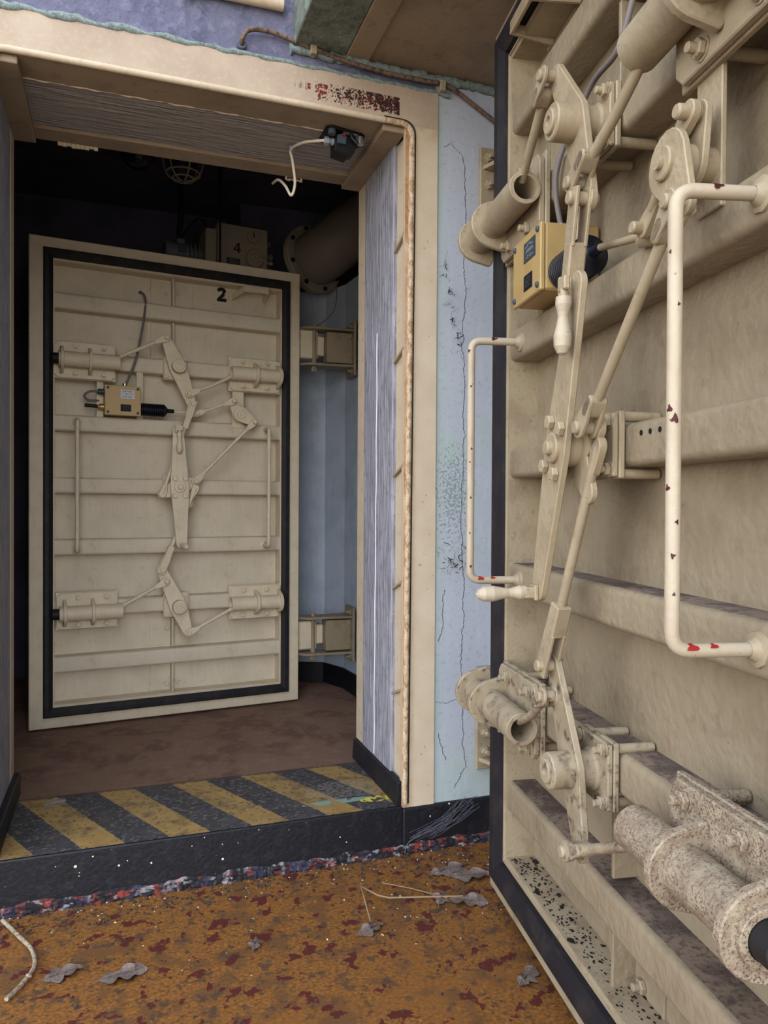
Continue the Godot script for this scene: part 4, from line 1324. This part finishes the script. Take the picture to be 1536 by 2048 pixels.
func limit_switch() -> void:
	var o := thing("limit_switch", "black roller switch with grey gland under the lintel, pale cable looping down", "switch", Transform3D(Basis(), Vector3(0.61, 2.078, -0.10)))
	var s := begin()
	prism(s, hull([[-0.04, 0.02, 0.018], [-0.04, -0.05, 0.018], [0.045, 0.0, 0.02], [0.045, -0.05, 0.02]]), -0.008, 0.0, 0.001, Transform3D(Basis(Vector3(1, 0, 0), Vector3(0, 0, 1), Vector3(0, -1, 0)), Vector3(0, -0.008, 0)))
	part("mounting_plate", s, M.black, o)
	s = begin()
	cyl(s, Vector3(-0.04, -0.004, 0.024), Vector3(-0.04, -0.022, 0.024), 0.0115, 18)
	part("mounting_screw", s, M.slate, o)
	s = begin()
	prism(s, PackedVector2Array([Vector2(-0.026, -0.012), Vector2(-0.026, -0.058), Vector2(0.014, -0.066), Vector2(0.022, -0.056), Vector2(0.034, -0.052), Vector2(0.036, -0.012)]), -0.045, 0.012, 0.002)
	part("body", s, M.black, o)
	s = begin()
	prism(s, PackedVector2Array([Vector2(-0.022, -0.040), Vector2(0.004, -0.041), Vector2(0.006, -0.018), Vector2(-0.002, -0.010), Vector2(-0.022, -0.016)]), 0.012, 0.022, 0.002)
	part("cover", s, M.slate, o)
	s = begin()
	cyl(s, Vector3(-0.003, -0.016, 0.022), Vector3(-0.003, -0.016, 0.027), 0.0045, 12)
	part("cover_screw", s, M.red, o)
	s = begin()
	box(s, Vector3(-0.006, -0.012, 0.014), Vector3(0.036, -0.007, 0.024), 0.001)
	box(s, Vector3(0.034, -0.038, 0.016), Vector3(0.040, -0.007, 0.022), 0.001)
	part("spring_arm", s, M.chrome, o)
	s = begin()
	sweep(s, PackedVector3Array([Vector3(0.016, -0.010, 0.026), Vector3(0.018, -0.024, 0.03), Vector3(0.036, -0.040, 0.03)]), 0.0055, 10)
	part("lever", s, M.black, o)
	s = begin()
	cyl(s, Vector3(0.046, -0.036, 0.020), Vector3(0.046, -0.014, 0.020), 0.010, 16)
	part("roller", s, M.chrome, o)
	s = begin()
	cyl(s, Vector3(-0.026, -0.028, -0.005), Vector3(-0.034, -0.028, -0.005), 0.0105, 16)
	cyl(s, Vector3(-0.034, -0.028, -0.005), Vector3(-0.040, -0.028, -0.005), 0.0085, 16)
	prism(s, hexagon(0.0125), 0.0, 0.015, 0.002, axis(Vector3(-0.040, -0.028, -0.005), Vector3(-1, 0, 0)))
	part("cable_gland", s, M.grey, o)
	s = begin()
	sweep(s, smooth_path([Vector3(-0.053, -0.028, -0.005), Vector3(-0.075, -0.026, -0.02), Vector3(-0.105, -0.018, -0.06), Vector3(-0.125, -0.010, -0.13), Vector3(-0.118, -0.04, -0.14), Vector3(-0.108, -0.10, -0.15), Vector3(-0.117, -0.135, -0.16), Vector3(-0.132, -0.10, -0.18), Vector3(-0.139, -0.055, -0.25), Vector3(-0.14, -0.03, -0.34)], 7), 0.0042, 10)
	part("cable", s, M.ivory, o)
	s = begin()
	box(s, Vector3(-0.132, -0.012, -0.135), Vector3(-0.112, 0.0, -0.125), 0.001)
	part("cable_clip", s, M.grey, o)

func surface_cable() -> void:
	var o := thing("wall_cable", "old brown cable clipped to the wall above the steel frame", "cable")
	var s := begin()
	sweep(s, smooth_path([Vector3(0.300, 2.205, -0.01), Vector3(0.302, 2.22, 0.012), Vector3(0.318, 2.243, 0.02), Vector3(0.37, 2.2525, 0.016), Vector3(0.44, 2.243, 0.014), Vector3(0.51, 2.228, 0.016), Vector3(0.60, 2.214, 0.018), Vector3(0.70, 2.206, 0.018), Vector3(0.80, 2.206, 0.018), Vector3(0.875, 2.207, 0.018), Vector3(0.92, 2.195, 0.016), Vector3(0.97, 2.172, 0.012), Vector3(1.04, 2.135, 0.012), Vector3(1.20, 2.05, 0.012)], 7), 0.0062, 12)
	part("sheath", s, M.oldcable, o)
	for x in [[0.492, 2.231], [0.872, 2.203]]:
		s = begin()
		box(s, Vector3(x[0] - 0.009, x[1] - 0.016, 0.0), Vector3(x[0] + 0.009, x[1] + 0.014, 0.026), 0.002)
		part("clip", s, M.worn, o)
	s = begin()
	ring(s, Vector3(0.301, 2.207, 0.004), Vector3(0, 0.35, 1), 0.013, 0.006, 0.010, 12)
	part("wall_bush", s, M.slate, o)

func top_conduit() -> void:
	var o := thing("wall_conduit", "short cream conduit end at the top edge, above the loop of old cable", "conduit", Transform3D(Basis(), Vector3(0.15, 2.313, 0.0)))
	var s := begin()
	cyl(s, Vector3(0.01, 0.012, 0.016), Vector3(0.26, 0.016, 0.016), 0.0155, 18)
	part("tube", s, M.cream, o)
	s = begin()
	box(s, Vector3(0.0, -0.008, 0.0), Vector3(0.03, 0.034, 0.036), 0.004)
	part("end_clip", s, M.black, o)

func machinery() -> void:
	# big air duct with a bolted flange
	var c := Vector3(0.98, 2.31, -1.93)
	var o := thing("air_duct", "wide brown air duct with a bolted ring flange above the inner door", "duct", Transform3D(Basis(), c))
	var fd := Vector3(0.42, 0.16, 0.88).normalized()
	var s := begin()
	sweep(s, smooth_path([Vector3(0, 0, 0), fd * 0.05, fd * 0.13 + Vector3(0.03, 0.03, 0), fd * 0.17 + Vector3(0.14, 0.13, 0), fd * 0.16 + Vector3(0.27, 0.22, 0), fd * 0.16 + Vector3(0.46, 0.24, 0.0)], 5), 0.142, 36)
	part("pipe", s, M.duct, o)
	s = begin()
	ring(s, Vector3.ZERO, fd, 0.185, 0.138, 0.022, 40)
	var fl := part("flange", s, M.machine, o)
	var fx := axis(Vector3.ZERO, fd)
	for k in 8:
		var a := TAU * (k + 0.35) / 8
		s = begin()
		prism(s, hexagon(0.012), 0.011, 0.022, 0.001, fx * Transform3D(Basis(), Vector3(cos(a), sin(a), 0) * 0.165))
		part("bolt", s, M.black, fl)
	s = begin()
	ring(s, -fd * 0.026, fd, 0.18, 0.138, 0.022, 40)
	part("counter_flange", s, M.machine, o)
	s = begin()
	cyl(s, -fd * 0.04, -fd * 0.10, 0.12, 28)
	part("duct_stub", s, M.motor, o)
	# valve drive with the red 4
	o = thing("valve_drive", "grey-beige valve drive box marked with a red 4 above the inner door", "machine", Transform3D(Basis(Vector3.UP, 0.12), Vector3(0.44, 2.215, -1.90)))
	s = begin()
	box(s, Vector3(0.03, 0, -0.20), Vector3(0.295, 0.225, 0.0), 0.006)
	part("housing", s, M.machine, o)
	s = begin()
	box(s, Vector3(-0.03, 0, -0.16), Vector3(0.028, 0.19, -0.01), 0.004)
	part("side_housing", s, M.machine, o)
	s = begin()
	lathe(s, [[0.034, 0.0], [0.034, 0.012], [0.030, 0.016], [0.0, 0.016]], Transform3D(Basis(), Vector3(0.215, 0.172, 0)), 24)
	part("dial", s, M.machine, o)
	s = begin()
	box(s, Vector3(0.212, 0.168, 0.016), Vector3(0.218, 0.19, 0.018), 0.0)
	part("dial_pointer", s, M.ink, o)
	s = begin()
	lathe(s, [[0.048, 0.0], [0.048, 0.014], [0.044, 0.02], [0.026, 0.022], [0.022, 0.03], [0.010, 0.032], [0.009, 0.04], [0.0, 0.04]], Transform3D(Basis(), Vector3(0.222, 0.060, 0)), 28)
	part("hand_crank_hub", s, M.machine, o)
	s = begin()
	sweep(s, PackedVector3Array([Vector3(0.24, 0.06, 0.03), Vector3(0.29, 0.035, 0.04)]), 0.005, 8)
	cyl(s, Vector3(0.288, 0.037, 0.035), Vector3(0.296, 0.03, 0.06), 0.009, 12)
	part("hand_crank", s, M.machine, o)
	s = begin()
	uvquad(s, Vector3(0.075, 0.0, 0.002), Vector3(0.145, 0.0, 0.002), Vector3(0.145, 0.05, 0.002), Vector3(0.075, 0.05, 0.002), Vector3.BACK)
	box(s, Vector3(0.075, 0.0, 0.0), Vector3(0.145, 0.05, 0.0015), 0.0)
	part("nameplate", s, M.tag_dark, o)
	var f := SystemFont.new()
	f.font_names = PackedStringArray(["Droid Sans"])
	f.font_weight = 700
	var t := TextMesh.new()
	t.font = f
	t.text = "4"
	t.font_size = 64
	t.pixel_size = 0.0011
	t.depth = 0.001
	part("number", t, M.maroon, o, Transform3D(Basis(), Vector3(0.13, 0.105, 0.001)))
	for k in [[0.17, 0.03], [0.10, 0.04], [0.03, 0.035]]:
		s = begin()
		cyl(s, Vector3(0.295, k[0], -0.06), Vector3(0.295 + k[1], k[0], -0.06), 0.022, 14)
		part("coupling", s, M.motor, o)
	# electric motor beside it
	o = thing("electric_motor", "small grey motor lying above the inner door, left of the numbered drive", "motor", Transform3D(Basis(Vector3.UP, 0.10), Vector3(0.215, 2.275, -1.95)))
	s = begin()
	lathe(s, [[0.0, 0.0], [0.042, 0.0], [0.048, 0.008], [0.048, 0.115], [0.0, 0.115]], axis(Vector3(-0.005, 0, 0), Vector3(1, 0, 0)), 28)
	part("body", s, M.motor, o)
	for k in 3:
		s = begin()
		lathe(s, [[0.0, 0.0], [0.052, 0.0], [0.052, 0.008], [0.0, 0.008]], axis(Vector3(0.115 + k * 0.022, 0, 0), Vector3(1, 0, 0)), 28)
		part("fin", s, M.motor, o)
	s = begin()
	cyl(s, Vector3(0.11, 0, 0), Vector3(0.185, 0, 0), 0.034, 24)
	part("gear_neck", s, M.motor, o)
	s = begin()
	box(s, Vector3(0.055, 0.04, -0.02), Vector3(0.095, 0.07, 0.02), 0.004)
	part("terminal_box", s, M.motor, o)
	s = begin()
	box(s, Vector3(0.055, -0.012, 0.044), Vector3(0.098, 0.022, 0.050), 0.001)
	part("nameplate", s, M.slate, o)
	for k in [[0.066, 0.0], [0.082, 0.004]]:
		s = begin()
		sweep(s, smooth_path([Vector3(k[0], 0.065, 0), Vector3(k[0] - 0.004, 0.12, 0), Vector3(k[0] + 0.006, 0.20, -0.02), Vector3(k[0] + 0.01, 0.46, -0.06)], 6), 0.007, 8)
		part("cable", s, M.black, o)
	o = thing("looped_cable", "thin dark cable arching from the motor to the numbered drive", "cable", Transform3D(Basis(), Vector3(0.33, 2.34, -1.95)))
	s = begin()
	sweep(s, smooth_path([Vector3(-0.03, 0.012, 0.0), Vector3(-0.005, 0.06, 0), Vector3(0.04, 0.115, 0), Vector3(0.072, 0.11, 0.0), Vector3(0.085, 0.085, 0.01), Vector3(0.09, 0.072, 0.015)], 7), 0.007, 10)
	part("sheath", s, M.black, o)
	o = thing("hanging_rod", "straight black rod hanging from the dark ceiling in front of the numbered drive", "rod", Transform3D(Basis(), Vector3(0.462, 2.2, -1.75)))
	s = begin()
	cyl(s, Vector3(0, -0.04, 0), Vector3(0, 0.36, 0), 0.0055, 10)
	part("shaft", s, M.black, o)
	s = begin()
	cyl(s, Vector3(0, 0.355, 0), Vector3(0, 0.55, 0), 0.009, 10)
	part("holder", s, M.black, o)
	# lamps, both dark
	o = thing("cage_lamp", "unlit bulkhead lamp in a wire cage on the dark inner ceiling", "lamp", Transform3D(Basis(), Vector3(0.252, 2.445, -1.30)))
	s = begin()
	lathe(s, [[0.07, 0.305], [0.07, 0.10], [0.088, 0.09], [0.088, 0.07], [0.06, 0.065]], axis(Vector3.ZERO, Vector3.UP), 28)
	part("lamp_base", s, M.motor, o)
	s = begin()
	lathe(s, [[0.058, 0.08], [0.06, 0.0], [0.045, -0.04], [0.02, -0.055], [0.0, -0.057]], axis(Vector3.ZERO, Vector3.UP), 24)
	part("glass", s, M.glass, o)
	for k in 6:
		var a := TAU * (k + 0.25) / 6
		var r := Vector3(cos(a), 0, sin(a))
		s = begin()
		sweep(s, smooth_path([r * 0.083 + Vector3(0, 0.08, 0), r * 0.086 + Vector3(0, 0.02, 0), r * 0.07 + Vector3(0, -0.045, 0), r * 0.035 + Vector3(0, -0.072, 0), r * 0.012 + Vector3(0, -0.076, 0)], 5), 0.0032, 8)
		part("cage_wire", s, M.machine, o)
	for k in [[0.070, -0.045], [0.045, -0.066]]:
		s = begin()
		ring(s, Vector3(0, k[1], 0), Vector3.UP, k[0] + 0.003, k[0] - 0.003, 0.006, 28)
		part("cage_hoop", s, M.machine, o)
	o = thing("globe_lamp", "unlit round dark globe lamp left of the caged lamp", "lamp", Transform3D(Basis(), Vector3(0.068, 2.475, -1.32)))
	s = begin()
	var gp := []
	for k in 13:
		var a := -PI / 2 + PI * k / 12.0
		gp.append([maxf(0.074 * cos(a), 0.0), 0.074 * sin(a)])
	lathe(s, gp, axis(Vector3.ZERO, Vector3.UP), 28)
	part("globe", s, M.glass, o)
	s = begin()
	cyl(s, Vector3(0, 0.065, 0), Vector3(0, 0.276, 0), 0.045, 20)
	part("lamp_base", s, M.motor, o)
	o = thing("thin_wire", "thin grey wire curving down to the upper hinge by the blue wall", "wire", Transform3D(Basis(), Vector3(0.87, 1.92, -1.80)))
	s = begin()
	sweep(s, smooth_path([Vector3(0.0, -0.005, 0.0), Vector3(0.07, 0.0, 0.0), Vector3(0.13, 0.03, 0.0), Vector3(0.185, 0.09, -0.01), Vector3(0.21, 0.17, -0.03), Vector3(0.215, 0.25, -0.06)], 7), 0.0028, 8)
	part("strand", s, M.cable, o)

# ------------------------------------------------------------------ litter
func leaf(called: String, label: String, p: Vector3, size: float, turn: float, sd: int) -> void:
	var o := thing(called, label, "leaf", Transform3D(Basis(Vector3.UP, turn), p), "dead leaves on the orange floor")
	var rg := RandomNumberGenerator.new()
	rg.seed = sd
	var s := begin()
	var n := 26
	var prev: Array = []
	for k in n:
		var t := k / float(n - 1)
		var wide := size * 0.33 * sin(PI * pow(t, 0.8)) * (0.45 + 0.6 * absf(sin(t * 9.5 + sd)))
		var x := (t - 0.5) * size
		var lift := 0.002 + 0.05 * size * sin(PI * t)
		var row := [Vector3(x, 0.002 + lift * (1.6 + 0.9 * sin(t * 7.0 + sd)), -wide * (0.8 + 0.3 * sin(sd * 3.1 + t * 5.0))), Vector3(x, 0.003 + lift * 0.5, 0.04 * size * sin(t * 4.0 + sd)), Vector3(x, 0.002 + lift * (0.8 + 0.8 * sin(t * 6.0 + sd * 2.0)), wide)]
		if k > 0:
			for j in 2:
				for up in [0.0006, 0.0]:
					var sg := 1.0 if up > 0 else -1.0
					var d := Vector3(0, up, 0)
					var nn: Vector3 = (row[j + 1] - row[j]).cross(prev[j] - row[j]).normalized()
					if nn.y < 0:
						nn = -nn
					quad(s, prev[j] + d, prev[j + 1] + d, row[j + 1] + d, row[j] + d, nn * sg)
		prev = row
	part("blade", s, M.leaf, o)
	s = begin()
	sweep(s, smooth_path([Vector3(-size * 0.60, 0.004, size * 0.04), Vector3(-size * 0.5, 0.006, 0.0), Vector3(-size * 0.3, 0.010, 0), Vector3(size * 0.3, 0.012, 0)], 4), 0.0009, 6)
	part("stalk", s, M.leaf, o)

func litter() -> void:
	var o := thing("curved_twig", "bare pale curved twig on the orange floor near the sill", "twig", Transform3D(Basis(), Vector3(-0.2, 0.0, 0.2)))
	var s := begin()
	sweep(s, smooth_path([Vector3(-0.060, 0.012, -0.150), Vector3(-0.015, 0.009, -0.070), Vector3(0.018, 0.008, -0.005), Vector3(0.029, 0.008, 0.06), Vector3(0.012, 0.008, 0.115), Vector3(-0.012, 0.009, 0.160)], 8), 0.0048, 9)
	part("stem", s, M.twig, o)
	s = begin()
	sweep(s, smooth_path([Vector3(0.018, 0.010, 0.09), Vector3(0.026, 0.014, 0.105)], 4), 0.003, 6)
	part("bud", s, M.twig, o)
	leaf("dead_leaf", "curled dead leaf against the black base, upper one of the pair near the door", Vector3(0.845, 0, 0.150), 0.11, 0.2, 1)
	leaf("dead_leaf", "flat dead leaf lying just in front of the curled one by the door", Vector3(0.895, 0, 0.200), 0.11, -0.25, 2)
	leaf("dead_leaf", "lobed grey dead leaf at the right end of the long dry stalk", Vector3(0.830, 0, 0.315), 0.10, -0.5, 3)
	leaf("dead_leaf", "small crumpled leaf touching the long stalk, left of the lobed one", Vector3(0.770, 0, 0.280), 0.065, 0.9, 4)
	leaf("dead_leaf", "dead leaf at the bent lower end of the long dry stalk", Vector3(0.556, 0, 0.352), 0.075, 0.35, 5)
	leaf("dead_leaf", "tiny curled brown leaf alone in the middle of the orange floor", Vector3(0.290, 0, 0.322), 0.05, 1.2, 6)
	leaf("dead_leaf", "grey dead leaf beside the bottom edge of the open door", Vector3(0.815, 0, 0.625), 0.08, 0.6, 7)
	leaf("dead_leaf", "grey skeletal leaf pressed flat near the curved twig", Vector3(-0.11, 0, 0.30), 0.08, 0.3, 8)
	leaf("dead_leaf", "broad dark leaf scrap pressed flat in front of the sill", Vector3(0.01, 0, 0.345), 0.10, 0.1, 9)
	o = thing("dry_stalk", "long thin bent dry stalk lying among the leaves", "stalk", Transform3D(Basis(), Vector3(0.65, 0, 0.25)))
	s = begin()
	sweep(s, PackedVector3Array([Vector3(-0.085, 0.006, 0.075), Vector3(-0.073, 0.012, -0.005), Vector3(-0.068, 0.022, -0.060), Vector3(-0.035, 0.014, -0.018), Vector3(-0.010, 0.010, -0.005), Vector3(0.07, 0.010, 0.018), Vector3(0.17, 0.010, 0.048)]), 0.0022, 7)
	part("stem", s, M.straw, o)
	s = begin()
	sweep(s, PackedVector3Array([Vector3(0.13, 0.008, 0.04), Vector3(0.06, 0.008, -0.035), Vector3(0.0, 0.008, -0.085)]), 0.0014, 6)
	part("side_shoot", s, M.straw, o)
	var rg := RandomNumberGenerator.new()
	rg.seed = 77
	for kind in [["dirt_crumbs", "dark dirt crumbs strewn over the orange floor", M.crumb, 1300, 0.0052], ["paint_flakes", "pale paint flakes strewn over the orange floor", M.flake, 260, 0.003]]:
		s = begin()
		for k in kind[3]:
			var x := rg.randf_range(-0.6, 1.2)
			var z := 0.02 + pow(rg.randf(), 1.7) * 1.3
			if k % 3 == 0:
				x = rg.randf_range(0.55, 1.0)
				z = rg.randf_range(0.05, 0.42)
			if k % 5 < 2:
				x = rg.randf_range(-0.4, 0.95)
				z = 0.02 + 0.10 * pow(rg.randf(), 1.6)
			if Vector2(x, z).distance_to(Vector2(0.8, 0.9)) < 0.2:
				continue
			var r: float = kind[4] * rg.randf_range(0.35, 1.3)
			var b := Basis(Vector3.UP, rg.randf() * TAU)
			var h := r * rg.randf_range(0.3, 0.9)
			var p := Vector3(x, 0.0005, z)
			var v := [p + b * Vector3(r, 0, 0), p + b * Vector3(-0.5 * r, 0, 0.8 * r), p + b * Vector3(-0.6 * r, 0, -0.7 * r), p + Vector3(0, h, 0)]
			for e in [[0, 1, 3], [1, 2, 3], [2, 0, 3]]:
				var nn: Vector3 = (v[e[1]] - v[e[0]]).cross(v[e[2]] - v[e[0]]).normalized()
				if nn.y < 0:
					nn = -nn
				tri(s, v[e[0]], v[e[1]], v[e[2]], nn, nn, nn)
		var m := part(numbered(kind[0]), s, kind[2], self)
		tag(m, kind[1], "litter")
		stuff(m)
	# cobwebs
	s = begin()
	for k in 26:
		var a := Vector3(rg.randf_range(0.78, 0.86), rg.randf_range(0.03, 0.06), 0.016)
		var b := Vector3(rg.randf_range(0.93, 1.0), rg.randf_range(0.10, 0.15), 0.016 + rg.randf_range(0.0, 0.02))
		var c := (a + b) * 0.5 + Vector3(0, rg.randf_range(-0.01, 0.005), 0.012)
		sweep(s, smooth_path([a, c, b], 4), 0.0005 + 0.0003 * rg.randf(), 4)
	sweep(s, smooth_path([Vector3(0.765, 0.008, 0.03), Vector3(0.775, 0.03, 0.024), Vector3(0.80, 0.045, 0.022), Vector3(0.88, 0.07, 0.03), Vector3(0.95, 0.09, 0.03), Vector3(0.985, 0.115, 0.02)], 6), 0.0014, 5)
	var w := part(numbered("cobweb"), s, M.web, self)
	tag(w, "grey dusty cobweb strung across the black base beside the door", "cobweb")
	stuff(w)
	for e in [[Vector3(0.92, 0.84, 0.003), "sooty cobweb tuft on the pale wall beside the bar handle", 0.035, 70], [Vector3(0.905, 1.60, 0.003), "sooty cobweb strand on the pale wall above the left bar handle", 0.012, 60]]:
		s = begin()
		for k in e[3]:
			var p: Vector3
			if e[2] > 0.02:
				p = e[0] + Vector3(rg.randfn(0, e[2]), rg.randfn(0, e[2] * 0.6), rg.randf() * 0.008)
			else:
				var t := rg.randf()
				p = e[0] + Vector3(-0.018 + 0.055 * t + rg.randfn(0, 0.006), 0.13 - 0.30 * t, rg.randf() * 0.006)
			var q := p + Vector3(rg.randfn(0, 0.009), rg.randfn(0, 0.012), rg.randf_range(-0.002, 0.003))
			sweep(s, PackedVector3Array([p, (p + q) * 0.5 + Vector3(rg.randfn(0, 0.003), 0, 0), q]), 0.00025 + 0.0013 * pow(rg.randf(), 4.0), 4)
		w = part(numbered("cobweb"), s, M.speck, self)
		tag(w, e[1], "cobweb")
		stuff(w)

# ------------------------------------------------------------------
func _ready() -> void:
	var cam := Camera3D.new()
	cam.name = "camera"
	cam.keep_aspect = Camera3D.KEEP_HEIGHT
	cam.fov = rad_to_deg(2.0 * atan(1024.0 / 1500.0))
	cam.near = 0.02
	cam.position = Vector3(0, 1.0, 2.009)
	cam.basis = Basis(Vector3.UP, deg_to_rad(-19.4)) * Basis(Vector3.RIGHT, deg_to_rad(-0.6)) * Basis(Vector3.BACK, deg_to_rad(0.31))
	add_child(cam)
	cam.current = true
	var env := Environment.new()
	env.background_mode = Environment.BG_SKY
	var sk := ProceduralSkyMaterial.new()
	sk.sky_top_color = Color(0.66, 0.70, 0.76)
	sk.sky_curve = 0.22
	sk.sky_horizon_color = Color(0.97, 0.97, 0.96)
	sk.ground_horizon_color = Color(0.50, 0.48, 0.44)
	sk.ground_bottom_color = Color(0.34, 0.32, 0.28)
	sk.sky_energy_multiplier = 1.45
	sk.sun_angle_max = 0.0
	var sky := Sky.new()
	sky.sky_material = sk
	env.sky = sky
	env.ambient_light_source = Environment.AMBIENT_SOURCE_SKY
	env.tonemap_mode = Environment.TONE_MAPPER_LINEAR
	env.tonemap_exposure = 3.5
	env.sdfgi_enabled = true
	env.ssao_enabled = true
	env.ssil_enabled = true
	var sun := DirectionalLight3D.new()
	sun.name = "sun"
	sun.light_color = Color(1.0, 0.96, 0.90)
	sun.light_energy = 1.7
	sun.light_angular_distance = 1.0
	sun.shadow_enabled = true
	sun.basis = Basis(Vector3.UP, deg_to_rad(195)) * Basis(Vector3.RIGHT, deg_to_rad(-46))
	add_child(sun)
	var we := WorldEnvironment.new()
	we.name = "surroundings"
	we.environment = env
	add_child(we)
	make_materials()
	shell()
	doors()
	fittings()
	litter()
